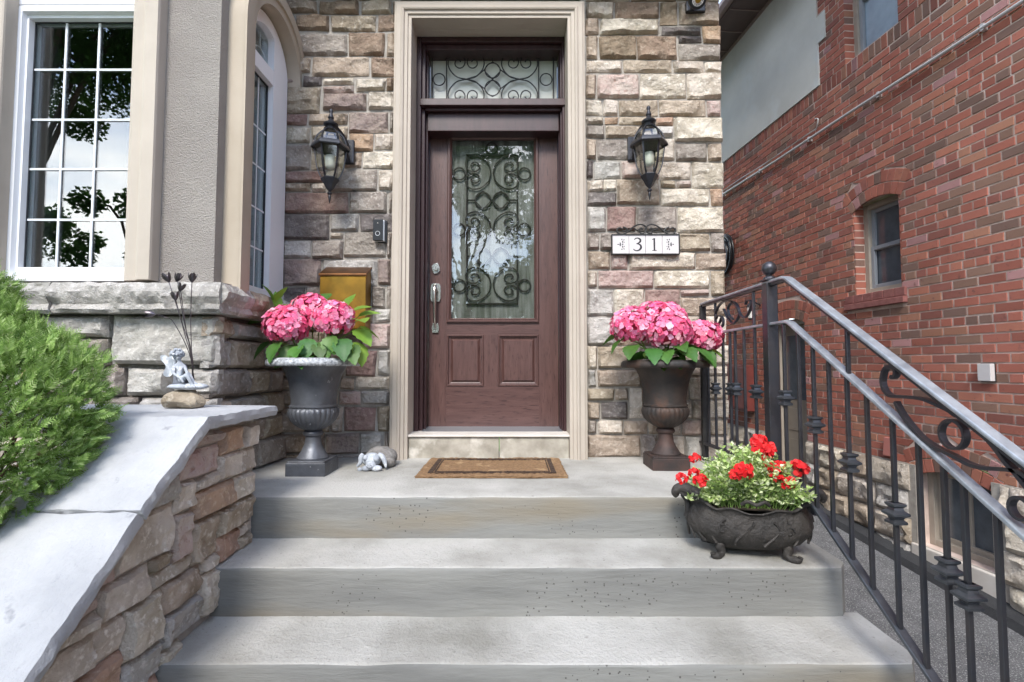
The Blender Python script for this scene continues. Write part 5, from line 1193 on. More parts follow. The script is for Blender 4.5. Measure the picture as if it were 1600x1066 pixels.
# ------------------------------------------------------------------ hydrangeas
def leaf_mesh(name, L_, W_, m, serr=True, fold=.25, droop=.35, n=9):
    vs = []; fs = []
    for i in range(n+1):
        t = i/n; w = W_/2*(math.sin(math.pi*min(1, t*.98+.015)**.8)**.85)*(1-.15*t); 
        if i == n: w = 0
        x = L_*t; z_ = -droop*L_*t*t
        sj = (.13 if i % 2 else -.04) if serr else 0
        vs += [(x, -w*(1+sj), z_+fold*w), (x, -w*.5, z_+fold*w*.35+.002*(i % 2)), (x, 0, z_), (x, w*.5, z_+fold*w*.35+.002*(i % 2)), (x, w*(1+sj), z_+fold*w)]
    for i in range(n):
        for k in range(4): a = i*5+k; fs.append((a, a+1, a+6, a+5))
    me = bpy.data.meshes.new(name); me.from_pydata(vs, [], fs); me.materials.append(m); me.shade_smooth(); me.update(); return me
def petal_verts(c, nrm, ang, L_, W_, cup):
    t = nrm.orthogonal().normalized(); b = nrm.cross(t); d = t*math.cos(ang)+b*math.sin(ang); e = nrm.cross(d)
    return [c, c+d*L_*.45-e*W_*.5+nrm*cup*.5, c+d*L_*.85-e*W_*.38+nrm*cup, c+d*L_+nrm*cup*1.1, c+d*L_*.85+e*W_*.38+nrm*cup, c+d*L_*.45+e*W_*.5+nrm*cup*.5]
def hyd_head(par, c, r, sq, seed):
    rr = random.Random(seed); q = MB(); c = Vector(c); N_ = 215
    for k in range(N_):
        ph = math.acos(1-1.72*(k+.5)/N_); th_ = k*2.39996+rr.uniform(-.2, .2)
        d = Vector((math.sin(ph)*math.cos(th_), math.sin(ph)*math.sin(th_), math.cos(ph)))
        bump_ = 1+.10*noise.noise(d*2.6+Vector((seed, 0, 0)))+rr.uniform(-.05, .05)
        p = c+Vector((d.x*r, d.y*r, d.z*r*sq))*bump_
        nrm = (d+Vector((rr.uniform(-.38, .38), rr.uniform(-.38, .38), rr.uniform(-.3, .4)))).normalized(); a0 = rr.uniform(0, 3); sz = rr.uniform(.015, .021)
        mixp = rr.random(); base = (.76, .12, .26) if mixp < .5 else ((.82, .27, .42) if mixp < .82 else (.88, .48, .60))
        if mixp < .08: base = (.70, .08, .18)
        base = tuple(min(.95, v*rr.uniform(.92, 1.1)) for v in base)
        for j in range(4):
            pv = petal_verts(p, nrm, a0+j*math.pi/2+rr.uniform(-.12, .12), sz, sz*1.05, rr.uniform(-.001, .005)); edge = tuple(min(.97, v+.10) for v in base)
            q.add(pv, [(0, 1, 2), (0, 2, 3), (0, 3, 4), (0, 4, 5)], base)
        tp = nrm.orthogonal().normalized(); bt = nrm.cross(tp)
        q.add([p+nrm*.002+tp*.0018, p+nrm*.002+bt*.0018, p+nrm*.0025-tp*.0018, p+nrm*.002-bt*.0018], [(0, 1, 2, 3)], (.85, .75, .8))
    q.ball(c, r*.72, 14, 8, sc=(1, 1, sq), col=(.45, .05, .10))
    return q.build('flower_head', M['hyd'], par)
def place_leaf(par, mesh, loc, direction, roll=0, s=1.0, nm='leaf'):
    o = bpy.data.objects.new(nm, mesh); COL.objects.link(o); o.parent = par; o.location = Vector(loc)-WPOS[par.name]
    d = Vector(direction).normalized(); up = Vector((0, 0, 1)); y = up.cross(d)
    if y.length < .05: y = Vector((0, 1, 0))
    y.normalize(); z_ = d.cross(y); mt = Matrix((d, y, z_)).transposed(); o.rotation_euler = (mt @ Matrix.Rotation(roll, 3, 'X')).to_euler(); o.scale = (s, s, s); return o
LM = leaf_mesh('leaf', .108, .084, M['leaf'], n=12); LMl = leaf_mesh('young_leaf', .115, .082, M['leaf_light'], droop=.2)
def hydrangea(cx, cy, rimz, heads, leaves, label, seed):
    t = thing('hydrangea', label, 'plant', (cx, cy, rimz-.03), group='pink hydrangeas in the urns')
    hs = []
    for i, (px, py, Y, rpx, sq) in enumerate(heads):
        p = onY(px, py, Y); r = rpx/F_PX*Y; hyd_head(t, p-Vector((0, 0, r*.05)), r*.93, sq, seed+i); hs.append(p)
    st = MB()
    for p in hs: st.tube(smooth_curve([(cx+(p.x-cx)*.3, cy+(p.y-cy)*.3, rimz-.03), (cx+(p.x-cx)*.7, cy+(p.y-cy)*.8, (rimz+p.z)/2), tuple(p)], 4), .004, 6)
    rr = random.Random(seed)
    for (px, py, Y, ang, el, s, light, roll) in leaves:
        p = onY(px, py, Y); d = Vector((math.cos(math.radians(ang)), math.sin(math.radians(ang)), math.tan(math.radians(el))))
        place_leaf(t, LMl if light else LM, p, d, roll, s, 'leaf')
        st.tube(smooth_curve([(cx+(p.x-cx)*.25, cy+(p.y-cy)*.25, rimz-.03), ((cx+p.x)/2, (cy+p.y)/2, (rimz+p.z)/2+.01), tuple(p)], 4), .0025, 5)
    for k in range(26):
        a_ = rr.uniform(0, 2*math.pi); rad = rr.uniform(.04, .14); p = Vector((cx+rad*math.cos(a_), cy+rad*math.sin(a_), rimz+rr.uniform(.0, .07)))
        place_leaf(t, LM, p, (math.cos(a_), math.sin(a_), rr.uniform(-.3, .4)), rr.uniform(-.6, .6), rr.uniform(.8, 1.15), 'leaf')
    st.build('stems', M['stem'], t, smooth=60)
Yl = uLy
hydrangea(uLx, uLy, 1.305, [(447, 507, Yl-.10, 35, .92), (487, 487, Yl+.02, 33, .9), (521, 497, Yl-.07, 33, .88)],
  [(428, 475, Yl+.02, 200, 70, 1.0, 1, .2), (430, 478, Yl+.03, 20, 70, 1.05, 1, -.3), (428, 488, Yl, 25, 25, 1.1, 1, .5), (432, 480, Yl+.02, 100, 80, .8, 1, .9), (420, 500, Yl-.02, 175, 5, 1.0, 0, .3), (437, 535, Yl-.14, 250, -40, 1.1, 0, .1), (452, 540, Yl-.12, 275, -50, 1.0, 0, 0), (425, 535, Yl-.05, 200, -30, 1.1, 0, .2), (485, 530, Yl-.12, 270, -45, 1.1, 0, -.2), (500, 535, Yl-.12, 290, -35, 1.0, 0, .2), (520, 525, Yl-.12, 260, -50, 1.1, 0, 0), (535, 530, Yl-.12, 290, -40, 1.2, 0, .2), (555, 515, Yl-.05, 330, -30, 1.2, 1, .3), (545, 490, Yl, 350, 25, 1.1, 1, .4), (560, 495, Yl, 10, 20, 1.0, 1, .4), (562, 512, Yl+.02, 0, -20, 1.1, 1, -.2), (560, 500, Yl-.05, 300, 0, 1.1, 1, .1), (540, 480, Yl+.05, 60, 60, .9, 1, 0), (556, 535, Yl-.08, 320, -55, 1.2, 1, 0), (505, 470, Yl+.09, 90, 50, .9, 0, 0), (545, 540, Yl-.10, 300, -30, 1.2, 0, .3), (470, 540, Yl-.14, 260, -30, 1.1, 0, .2)],
  'pink hydrangea with bright green side leaves in the grey urn', 40)
Yr = uRy
hydrangea(uRx, uRy, 1.305, [(988, 508, Yr-.06, 35, .9), (1022, 500, Yr+.02, 36, .9), (1046, 515, Yr-.12, 37, .86), (1097, 525, Yr-.04, 33, .82), (1040, 497, Yr+.05, 32, .85)],
  [(978, 528, Yr-.08, 200, -25, 1.15, 0, .2), (970, 525, Yr-.04, 170, -10, 1.0, 0, .3), (990, 540, Yr-.12, 240, -20, 1.1, 0, .1), (1042, 548, Yr-.16, 250, -20, 1.0, 0, .2), (1066, 545, Yr-.16, 285, -15, 1.15, 0, .2), (1085, 545, Yr-.14, 310, -20, 1.2, 0, 0), (1105, 545, Yr-.06, 340, -25, 1.0, 1, .2), (1060, 538, Yr-.16, 265, -5, 1.0, 0, .3), (1020, 545, Yr-.14, 260, -25, 1.1, 0, 0), (1095, 548, Yr-.1, 300, -30, 1.1, 0, .3)],
  'pink hydrangea with four wide heads in the black urn', 60)

# ------------------------------------------------------------------ trough planter with red flowers on the second step
TZ = .54; tc_ = onZ(1163, 858, TZ); tcx, tcy = tc_.x, 2.035
tp = thing('trough_planter', 'black cast iron trough on scroll feet with scalloped rim, at step end', 'planter', (tcx, tcy, TZ))
rotz = math.radians(-9); Rz = Matrix.Rotation(rotz, 3, 'Z')
def TP(x, y, z_): return Rz @ Vector((x, y, z_))+Vector((tcx, tcy, TZ))
def rimh(a): return .205+.012*math.cos(a*2)*1.2+.008*math.cos(a*6)
q = MB(); prof = [(.30, .030), (.55, .032), (.80, .052), (.96, .088), (1.0, .112), (.975, .140), (.90, .168), (.87, .184), (.92, .196), (.97, .202), (.96, .208), (.90, .205), (.84, .19), (.83, .12)]
vs = []; seg = 96
for j, (k, zf) in enumerate(prof):
    for i in range(seg):
        a_ = 2*math.pi*i/seg; ca0 = math.cos(a_); ex = .232*k*(1+(.16*abs(ca0)**10 if j in (8, 9, 10, 11) else 0)); ey = .112*k; ca_, sa_ = math.cos(a_), math.sin(a_)
        x = ex*abs(ca_)**.85*(1 if ca_ > 0 else -1)*(1+.02*math.cos(a_*8)*(j > 3)); y = ey*abs(sa_)**.75*(1 if sa_ > 0 else -1)
        zz_ = zf+(zf/.2)**2*(.020*math.cos(2*a_)+.007*math.cos(10*a_))+(.004*noise.noise(Vector((x*40, y*40, zf*40))))
        if j == 0: zz_ = zf-.006*math.cos(6*a_)
        vs.append(TP(x, y, zz_))
n_ = len(prof); q.add(vs, [(j*seg+i, j*seg+(i+1) % seg, (j+1)*seg+(i+1) % seg, (j+1)*seg+i) for j in range(n_-1) for i in range(seg)]+[tuple(range(seg))[::-1]])
q.build('bowl', M['trough'], tp, smooth=60)
q = MB()
for sg in (1, -1):
    q = MB(); q.tube(smooth_curve([TP(sg*.195, 0, .215), TP(sg*.232, 0, .236), TP(sg*.262, 0, .238), TP(sg*.276, 0, .222), TP(sg*.268, 0, .208)], 5), .014, 10, rs=[.034-.024*min(1, k/20) for k in range(21)])
    q.tube(smooth_curve([TP(sg*.246, 0, .218), TP(sg*.232, 0, .198), TP(sg*.226, 0, .170), TP(sg*.232, 0, .13)], 5), .012, 8)
    q.build('handle', M['trough'], tp, smooth=60)
q = MB(); rr = random.Random(5)
for k in range(16):
    a_ = 2*math.pi*k/16+.2; P_ = []
    for m_ in range(14): f_ = m_/13; P_.append((f_, a_+.16*math.sin(f_*3.1+k)))
    q.tube([TP(.232*(.955+.03*math.sin(f*3.1))*math.cos(w), .112*(.985)*math.sin(w), .06+.09*f) for f, w in P_], .005, 6)
for k in range(5):
    cxx = -.12+.06*k; q.tube([TP(cxx+.018*math.cos(t)*(1-t/9), -.100, .115+.022*math.sin(t)*(1-t/9)) for t in [j*.5 for j in range(14)]], .004, 6)
q.tube(smooth_curve([TP(-.05, -.098, .21), TP(-.03, -.112, .225), TP(0, -.116, .215), TP(.03, -.112, .225), TP(.05, -.098, .21)], 6), .007, 8)
q.build('relief', M['trough'], tp, smooth=60)
for sx, sy in ((-1, -1), (1, -1), (-1, 1), (1, 1)):
    q = MB(); q.tube(smooth_curve([TP(sx*.100, sy*.050, .065), TP(sx*.122, sy*.062, .045), TP(sx*.118, sy*.068, .020), TP(sx*.128, sy*.080, .011), TP(sx*.150, sy*.092, .012), TP(sx*.156, sy*.095, .024)], 5), .01, 10, rs=[.024-.012*min(1, k/14) if k < 15 else .012+.003*math.sin((k-14)*.5) for k in range(26)]); q.build('foot', M['trough'], tp, smooth=60)
q = MB(); q.add([TP(.17*math.cos(t), .085*math.sin(t), .185) for t in [2*math.pi*k/24 for k in range(24)]], [tuple(range(24))]); q.build('soil', M['soil'], tp)
# plants in the trough
fp = thing('bedding_plant', 'pale green bedding plant with red flowers spilling over the iron trough', 'plant', (tcx, tcy, TZ+.18))
rr = random.Random(33); q = MB(); stm = MB()
for k in range(430):
    x = rr.uniform(-.19, .19)*(1 if rr.random() < .8 else 1.15); y = rr.uniform(-.08, .08); top = .06+.13*(1-abs(x/.2)**2)*rr.uniform(.3, 1.15)
    b0 = TP(x*.8, y*.7, .18); t0 = TP(x+rr.uniform(-.04, .04), y*1.3+rr.uniform(-.05, .03), .20+top-(.03 if abs(x) > .15 else 0))
    if abs(x) > .14 and rr.random() < .4: t0.z -= .035
    md = (b0+t0)/2+Vector((rr.uniform(-.02, .02), rr.uniform(-.02, .02), .02)); path = smooth_curve([b0, md, t0], 4)
    stm.tube(path, .0011, 4, cap=False)
    for p in path[2:]:
        for _ in range(rr.choice((2, 3, 4))):
            d = Vector((rr.uniform(-1, 1), rr.uniform(-1, 1), rr.uniform(-.3, .9))).normalized(); L_ = rr.uniform(.013, .028); w = d.orthogonal().normalized(); w.rotate(Matrix.Rotation(rr.uniform(0, 6), 3, d)); w *= L_*rr.uniform(.16, .30)
            g = rr.random(); col = (.34, .48, .13) if g < .35 else ((.52, .62, .27) if g < .72 else ((.70, .76, .48) if g < .92 else (.16, .26, .06)))
            q.add([p, p+d*L_*.5+w, p+d*L_, p+d*L_*.5-w], [(0, 1, 2, 3)], col)
q.build('foliage', M['small_leaf'], fp); stm.build('stems', M['stem'], fp)
for (px, py, r, Y) in ((1186, 690, 11, 2.10), (1190, 705, 13, 2.05), (1163, 734, 12, 1.95), (1208, 732, 12, 2.0), (1220, 727, 7, 2.04), (1249, 730, 12, 2.05), (1086, 715, 7, 2.05), (1084, 738, 7, 1.98), (1066, 747, 8, 1.98), (1095, 750, 9, 1.96), (1217, 748, 7, 1.98), (1234, 753, 8, 1.98), (1200, 700, 10, 2.08), (1150, 741, 8, 1.96), (1228, 757, 6, 1.97)):
    Y -= .05; c = onY(px, py, Y); rad = r*1.15/F_PX*Y; q = MB()
    for k in range(40):
        d = Vector((rr.uniform(-1, 1), rr.uniform(-1, .4), rr.uniform(-.6, 1))).normalized(); sz = rad*.75; base = rr.choice([(.72, .02, .02), (.62, .015, .02), (.80, .05, .05), (.45, .01, .012)])
        p = c+Vector((d.x, d.y, d.z*.8))*rad*.75
        q.add(petal_verts(p, (d+Vector((0, -.2, .3))).normalized(), rr.uniform(0, 6), sz, sz*.9, rr.uniform(0, .003)), [(0, 1, 2), (0, 2, 3), (0, 3, 4), (0, 4, 5)], base)
    q.build('flower_head', M['red'], fp)
    stq = MB(); stq.tube(smooth_curve([TP((c.x-tcx)*.6, 0, .2), (c+TP(0, 0, .2))/2+Vector((0, 0, .01)), tuple(c)], 4), .0016, 5); stq.build('flower_stem', M['stem'], fp)

# ------------------------------------------------------------------ dog statue
dc = onZ(577, 738, LZ); dx, dy = dc.x, dc.y+.02
dg = thing('dog_statue', 'small stone statue of a sleeping floppy eared puppy on the landing', 'statue', (dx, dy+.06, LZ))
k_ = 1/F_PX*2.68; 
def DP(px, py, y): return (dx+(px-577)*k_, y, LZ+(738-py)*k_)
q = MB(); q.ball((dx+.022, dy+.14, LZ+.052), .088, 24, 14, sc=(1.0, .95, .66), nz=.06, nf=60); q.ball((dx+.075, dy+.10, LZ+.03), .04, 16, 10, sc=(.8, 1.1, .8), nz=.06, nf=60); q.build('body', M['dog_body'], dg, smooth='all')
q = MB(); q.ball(DP(576, 722, dy+.035), .048, 24, 16, sc=(1.02, .85, .80)); q.ball(DP(578, 729, dy-.005), .026, 18, 12, sc=(1.1, 1.0, .85)); q.ball(DP(586, 718, dy+.002), .017, 12, 8); q.ball(DP(569, 717, dy+.004), .014, 12, 8)
q.ball(DP(571, 733, dy-.008), .020, 16, 10, sc=(1.2, 1, .75)); q.ball(DP(587, 733, dy-.006), .022, 16, 10, sc=(1.35, 1, .75)); q.ball(DP(561, 735, dy+.0), .014, 12, 8, sc=(1.1, 1, .8), nz=.15, nf=120)
q.build('head', M['statue'], dg, smooth='all')
for sg, pts in ((1, [(588, 712), (594, 716), (598, 724), (600, 733)]), (-1, [(564, 712), (561, 717), (560, 725), (555, 731)])):
    q = MB(); q.tube(smooth_curve([DP(x, y, dy+.015) for x, y in pts], 6), .01, 10, rs=[.006+.008*math.sin(math.pi*min(1, .15+j/20)) for j in range(19)]); q.build('ear', M['statue'], dg, smooth='all')
q = MB(); q.ball(DP(568, 720, dy-.008), .0055, 10, 8); q.ball(DP(575.5, 726.5, dy-.030), .0022, 8, 6); q.ball(DP(580, 726.5, dy-.030), .0022, 8, 6); q.tube([DP(573, 729, dy-.028), DP(577.5, 732, dy-.030), DP(582, 729, dy-.028)], .0015, 6); q.build('eye_and_nose', M['statue_dark'], dg)

# ------------------------------------------------------------------ rock, fairy statue, metal tulips
rk = onZ(292, 626, cA[1]); rky = 2.03; kk = rky/F_PX; rcx = (291-800)*kk
q = MB(); q.ball((rcx, rky, cA[1]+.028), .085, 22, 14, sc=(1.02, .62, .50)); 
q.v = [(Vector(v)+noise.noise_vector(Vector(v)*14)*.022+noise.noise_vector(Vector(v)*45)*.004) for v in q.v]
q.v = [(v.x, v.y, max(v.z, cA[1]+.002)) for v in q.v]
zr_ = cA[1]+.072; q.v = [(x, y, min(z_, zr_+.004*noise.noise(Vector((x*30, y*30, 0))))) for x, y, z_ in q.v]
q.build('rock', ST['T'], None, smooth=25, label='rough tan rock under the fairy statue on the flagstone cap', category='rock')
zf = zr_+.003; fs_ = thing('fairy_statue', 'small grey statue of a seated winged fairy resting on a rock', 'statue', (rcx+.01, rky, zf))
def FP(px, py, y): return Vector(((px-800)*kk, y, zf+(598-py)*kk))
q = MB(); q.ball((rcx+.012, rky, zf+.010), .082, 24, 10, sc=(1.0, .5, .17), nz=.08, nf=50); q.build('base', M['statue'], fs_, smooth='all')
q = MB(); q.tube([FP(281, 598, rky+.01), FP(281, 585, rky+.012), FP(280, 570, rky+.014), FP(279, 560, rky+.014)], .02, 14, rs=[.034, .028, .024, .020]); q.v = [tuple(Vector(v)+noise.noise_vector(Vector(v)*60)*.004) for v in q.v]; q.build('tree_stump', M['statue_dark'], fs_, smooth='all')
# body: one skinned figure
def skin_fig(name, J, E, par, m, sub=2):
    me = bpy.data.meshes.new(name); me.from_pydata([tuple(Vector(j[0])-WPOS[par.name]) for j in J], E, []); o = bpy.data.objects.new(name, me); COL.objects.link(o); o.parent = par; me.materials.append(m)
    sk = o.modifiers.new('skin', 'SKIN'); sv = me.skin_vertices[0].data
    for i, j in enumerate(J): sv[i].radius = (j[1], j[1]); sv[i].use_root = (i == 0)
    sk.use_smooth_shade = True; s2 = o.modifiers.new('sub', 'SUBSURF'); s2.levels = sub; s2.render_levels = sub; return o
y0 = rky-.012
J = [(FP(283, 582, y0), .015), (FP(285, 572, y0), .012), (FP(285, 562, y0), .014), (FP(284, 556, y0), .006), (FP(282, 548, y0-.004), .012),
     (FP(289, 583, y0-.01), .012), (FP(300, 576, y0-.014), .009), (FP(309, 592, y0-.016), .006), (FP(315, 595, y0-.022), .005),
     (FP(288, 586, y0+.004), .012), (FP(296, 572, y0+.006), .009), (FP(306, 588, y0+.004), .006), (FP(313, 591, y0), .005),
     (FP(279, 563, y0-.012), .007), (FP(281, 574, y0-.022), .0055), (FP(292, 580, y0-.026), .0045), (FP(298, 588, y0-.026), .004),
     (FP(291, 563, y0+.004), .007), (FP(297, 572, y0-.004), .0055), (FP(303, 583, y0-.014), .0045), (FP(307, 589, y0-.02), .004)]
E = [(0, 1), (1, 2), (2, 3), (3, 4), (0, 5), (5, 6), (6, 7), (7, 8), (0, 9), (9, 10), (10, 11), (11, 12), (2, 13), (13, 14), (14, 15), (15, 16), (2, 17), (17, 18), (18, 19), (19, 20)]
skin_fig('body', J, E, fs_, M['statue'])
q = MB(); hc = FP(279.5, 545, y0+.002)
q.ball(hc+Vector((0, .004, .003)), .0215, 18, 12, sc=(1.05, 1, .95), nz=.25, nf=140); q.ball(hc+Vector((.012, -.012, -.012)), .006, 8, 6)
for k in range(40):
    a1, a2 = R.uniform(0, 6.28), R.uniform(-.2, 1.4); q.ball(hc+Vector((.022*math.cos(a1)*math.cos(a2), .021*math.sin(a1)*math.cos(a2), .021*math.sin(a2)+.002)), .0055, 8, 5)
for k in range(8): q.ball(FP(276-k*.3, 553+k*2.2, y0+.006), .0075-k*.0004, 8, 5)
q.build('hair', M['statue'], fs_, smooth='all')
for sg in (0, 1):
    pts = [(276, 561), (268, 553), (258, 548), (249, 545), (243, 547), (245, 553), (252, 559), (254, 565), (250, 572), (252, 578), (261, 579), (268, 574), (275, 567)]
    q = MB(); yy = rky+.008+sg*.02; P_ = smooth_curve([FP(x+sg*3, y-sg*2, yy+.0012*(276-x)*(.5+sg*.6)) for x, y in pts+[pts[0]]], 5)[:-1]; q.prism(P_, (0, .003, 0)); q.build('wing', M['statue'], fs_, smooth=40)
tl = thing('metal_tulips', 'cluster of dark metal tulips on thin stems behind the fairy statue', 'ornament', (rcx+.06, 2.10, cA[1]))
yt = 2.10; kt = yt/F_PX
def TL(px, py, y=yt): return onY(px, py, y)
root = Vector((TL(303, 572).x, yt, cA[1]))
for i, (px, py, via, tilt, sc1) in enumerate([((263), 438, (283, 500), -.5, 1.0), (277, 437, (287, 500), .35, .95), (300, 438, (298, 500), .1, 1.0), (282, 452, (290, 510), .3, .9), (274, 466, (288, 520), -.2, .9), (239, 491, (272, 505), -1.5, .85)]):
    tip = TL(px, py, yt-.004*i); st_ = MB(); top = tip-Vector((0, 0, .0)) if i != 5 else tip+Vector((.012, 0, 0))
    pth = [root+Vector((.003*i-.006, .002*i, 0)), TL(301-i*.6, 560, yt), TL(*via, yt)]+([TL(258, 496, yt)] if i == 5 else [])+[top]
    stem_o = MB(); stem_o.tube(smooth_curve(pth, 6), .0017, 6); stem_o.build('stem', M['tulip'], tl, smooth=60)
    q = MB(); Rm = Matrix.Rotation(tilt, 3, 'Y')
    for k in range(4):
        a0 = k*math.pi/2+.4*i; vs = []; nu, nv = 6, 6
        for v in range(nv+1):
            t_ = v/nv; rad = .0165*sc1*math.sin(math.pi*(.06+.62*t_)); w_ = .95*(1-.75*max(0, t_-.45)/.55) if v < nv else .04
            for u in range(nu+1):
                a_ = a0+(u/nu-.5)*1.75*w_; out = .007*max(0, t_-.75)*4*.6; vs.append(tip+Rm @ Vector(((rad+out)*math.cos(a_), (rad+out)*math.sin(a_), .042*sc1*t_-.010)))
        q.add(vs, [(v*(nu+1)+u, v*(nu+1)+u+1, (v+1)*(nu+1)+u+1, (v+1)*(nu+1)+u) for v in range(nv) for u in range(nu)])
    q.build('bloom', M['tulip'], tl, smooth='all')

# ------------------------------------------------------------------ cedar shrub
sh = thing('cedar_shrub', 'bushy bright green cedar shrub overhanging the flagstone cap at the left', 'shrub', (-1.63, 1.50, .35))
rr = random.Random(77); q = MB()
LOBES = [((-1.70, 1.48, 1.13), .34), ((-1.55, 1.46, 1.10), .30), ((-1.60, 1.40, .96), .27), ((-1.50, 1.55, 1.16), .24), ((-1.90, 1.50, 1.25), .34), ((-1.85, 1.62, 1.45), .20), ((-1.68, 1.56, 1.28), .22), ((-1.47, 1.44, 1.02), .22), ((-1.55, 1.30, .86), .20), ((-1.75, 1.25, .90), .26), ((-1.95, 1.3, 1.05), .30)]
LOBES = [(Vector(c)+Vector((-.025, 0, -.02)), r) for c, r in LOBES]
def inside(p, f=1.0):
    return any((p-c).length < r*f for c, r in LOBES)
def spray(q, p, d, L_, rr, bright):
    d = d.normalized(); side = d.cross(Vector((rr.uniform(-1, 1), rr.uniform(-1, 1), rr.uniform(-1, 1)))).normalized(); n_ = rr.randint(6, 9)
    bend = Vector((rr.uniform(-.3, .3), rr.uniform(-.3, .3), .35))
    for k in range(n_):
        t = (k+.6)/n_; o = p+d*L_*t+bend*L_*t*t*.3
        for sg in (1, -1):
            l2 = L_*.55*(1-t*.75)*rr.uniform(.8, 1.15); e = (d*.75+side*sg*.75+bend*.2).normalized(); w = side.cross(e).cross(e).normalized()*l2*.12+Vector((0, 0, .0004))
            col = bright[rr.randrange(len(bright))]
            q.add([o, o+e*l2*.5+w, o+e*l2, o+e*l2*.5-w], [(0, 1, 2, 3)], col)
    tip = p+d*L_+bend*L_*.3; w = side*L_*.035; q.add([p, p+d*L_*.5+w, tip, p+d*L_*.5-w], [(0, 1, 2, 3)], bright[0])
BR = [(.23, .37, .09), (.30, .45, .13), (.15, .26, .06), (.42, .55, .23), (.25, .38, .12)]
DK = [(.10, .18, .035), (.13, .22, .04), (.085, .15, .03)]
cnt = 0
while cnt < 12000:
    c, r = LOBES[rr.randrange(len(LOBES))]; d = Vector((rr.gauss(0, 1), rr.gauss(0, 1), rr.gauss(0, 1))).normalized(); lump = 1+.16*noise.noise(d*3.2+c*3)+.10*noise.noise(d*8+c*5)
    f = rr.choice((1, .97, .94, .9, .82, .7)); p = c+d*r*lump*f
    others = [(cc, r2) for cc, r2 in LOBES if cc != c and (p-cc).length < r2*.78]
    if others: 
        if rr.random() < .93: continue
    if d.y > .5 and rr.random() < .7: continue
    dirn = (d*.8+Vector((rr.uniform(-.4, .4), rr.uniform(-.4, .4), rr.uniform(-.1, .7))))
    spray(q, p, dirn, rr.uniform(.030, .056), rr, BR if f > .88 else BR[:3]+DK); cnt += 1  # inner sprays darker: shade inside the crown put into leaf colour
for k in range(130):
    c, r = LOBES[rr.randrange(3)]; d = Vector((rr.gauss(0, 1), -abs(rr.gauss(0, 1)), rr.gauss(0, 1))).normalized(); spray(q, c+d*r*.93, d, .035, rr, [(.32, .20, .12), (.26, .18, .10)])
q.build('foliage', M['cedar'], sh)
q = MB()
for k in range(120):
    c, r = LOBES[rr.randrange(len(LOBES))]; d = Vector((rr.gauss(0, 1), rr.gauss(0, 1), rr.gauss(0, 1))).normalized(); a_ = Vector((-1.66, 1.47, .5+rr.uniform(0, .6))); q.tube(smooth_curve([a_, (a_+c+d*r*.9)/2+Vector((0, 0, -.03)), c+d*r*.92], 3), .004, 5, cap=False)
q.tube([(-1.66, 1.47, .2), (-1.66, 1.47, .7), (-1.68, 1.48, 1.1), (-1.75, 1.5, 1.4)], .03, 10, rs=[.045, .035, .022, .008]); q.build('trunk', M['bark'], sh, smooth=60)

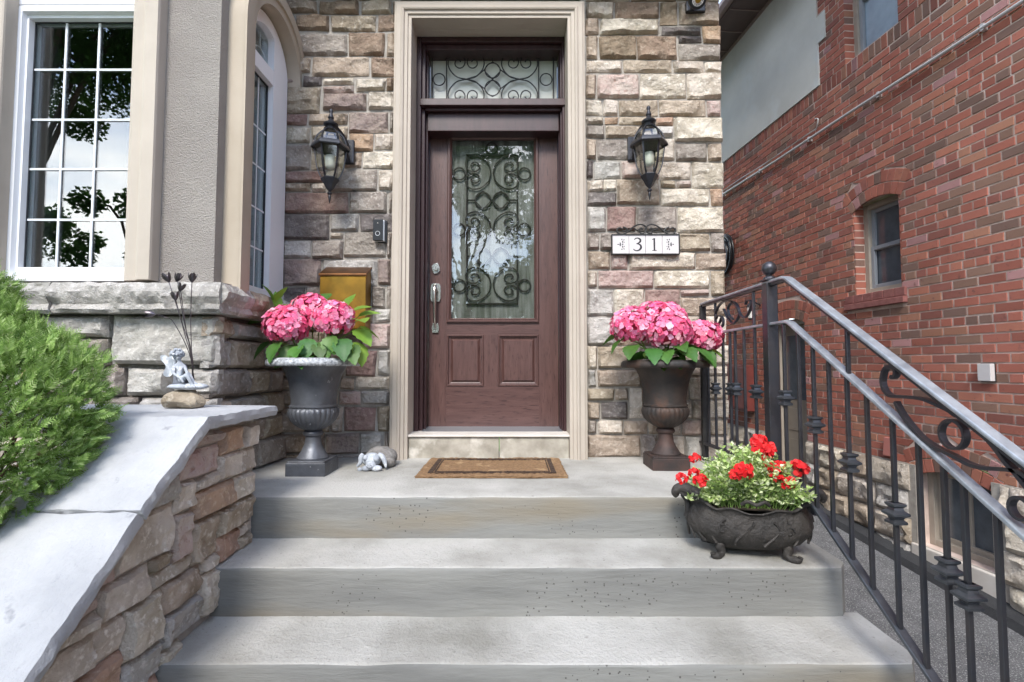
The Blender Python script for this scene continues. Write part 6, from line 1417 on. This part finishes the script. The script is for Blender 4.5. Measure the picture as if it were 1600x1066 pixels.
# ------------------------------------------------------------------ street trees facing the house (they show in the window glass)
def tree(cx, cy, z0, h, R_, nleaf, seed, label, low=.35, holes=1.0):
    t = thing('street_tree', label, 'tree', (cx, cy, z0), group='trees along the street facing the house'); rr = random.Random(seed); q = MB(); clumps = []
    for k in range(46):
        a_ = rr.uniform(0, 6.28); f = rr.random()**.5; zf_ = rr.random(); rad = R_*f*(1-.35*abs(zf_-.4)); clumps.append((Vector((cx+rad*math.cos(a_), cy+rad*math.sin(a_), z0+h*low+(h*(1-low))*zf_)), rr.uniform(.14, .26)*R_))
    for k in range(nleaf):
        c, r = clumps[rr.randrange(len(clumps))]; d = Vector((rr.gauss(0, 1), rr.gauss(0, 1), rr.gauss(0, .7))).normalized()*r*rr.uniform(.3, 1)**.6; p = c+d; u = Vector((rr.gauss(0, 1), rr.gauss(0, 1), rr.gauss(0, 1))).normalized(); w = u.orthogonal().normalized(); L_ = rr.uniform(.07, .13)*(1.0 if cy > -9 else 1.3 if cy > -12.8 else 1.9)
        q.add([p, p+u*L_*.5+w*L_*.35, p+u*L_, p+u*L_*.5-w*L_*.35], [(0, 1, 2, 3)])
    q.build('crown', M['tree_leaf'], t); q = MB(); q.tube([(cx, cy, z0), (cx+.05, cy, z0+h*.3), (cx, cy+.1, z0+h*.7)], .2, 10, rs=[.22, .16, .07])
    for c, r in clumps[:22]: q.tube(smooth_curve([(cx, cy, z0+h*rr.uniform(.25, .5)), ((cx+c.x)/2, (cy+c.y)/2, c.z-.3), tuple(c)], 3), .05, 6, rs=[.07-.006*k for k in range(7)])
    q.build('trunk', M['bark'], t, smooth=60)
tree(-10.9, -5.8, -1.3, 13.0, 3.9, 60000, 3, 'tall broad tree on the lawn left of the house, mirrored in bay window', low=.70)
tree(-1.9, -12.5, -1.3, 11.3, 4.4, 90000, 5, 'leafy street tree straight ahead of the door, mirrored in door glass', low=.24)
tree(3.5, -13, -1.3, 8, 3.2, 12000, 8, 'rounder street tree to the right of the other trees', low=.22)
tree(-15, -16, -1.3, 8.5, 3.6, 18000, 9, 'farther tree across the road on the left', low=.2)
tree(-6, -19, -1.3, 8, 3.4, 16000, 13, 'farther tree across the road in the middle', low=.2)
tree(-22.5, -17, -1.3, 9, 4.2, 20000, 14, 'farthest tree across the road, far left', low=.2)
q = MB(); rr = random.Random(91)
for k in range(26000):
    x = rr.uniform(-45, 30); zt_ = 3.2+1.3*noise.noise(Vector((x*.25, 0, 0)))+.6*noise.noise(Vector((x*1.1, 4, 0))); p = Vector((x, -21+rr.uniform(-.9, .9), rr.uniform(-1.3, zt_))); u = Vector((rr.gauss(0, 1), rr.gauss(0, 1), rr.gauss(0, 1))).normalized(); w = u.orthogonal().normalized(); L_ = rr.uniform(.18, .34)
    q.add([p, p+u*L_*.5+w*L_*.4, p+u*L_, p+u*L_*.5-w*L_*.4], [(0, 1, 2, 3)])
q.box((-45, -21.8, -1.3), (30, -20.9, 2.2))
q.build('far_hedge', M['tree_leaf'], None, kind='stuff', label='long dense hedge beyond the road facing the house', category='hedge')
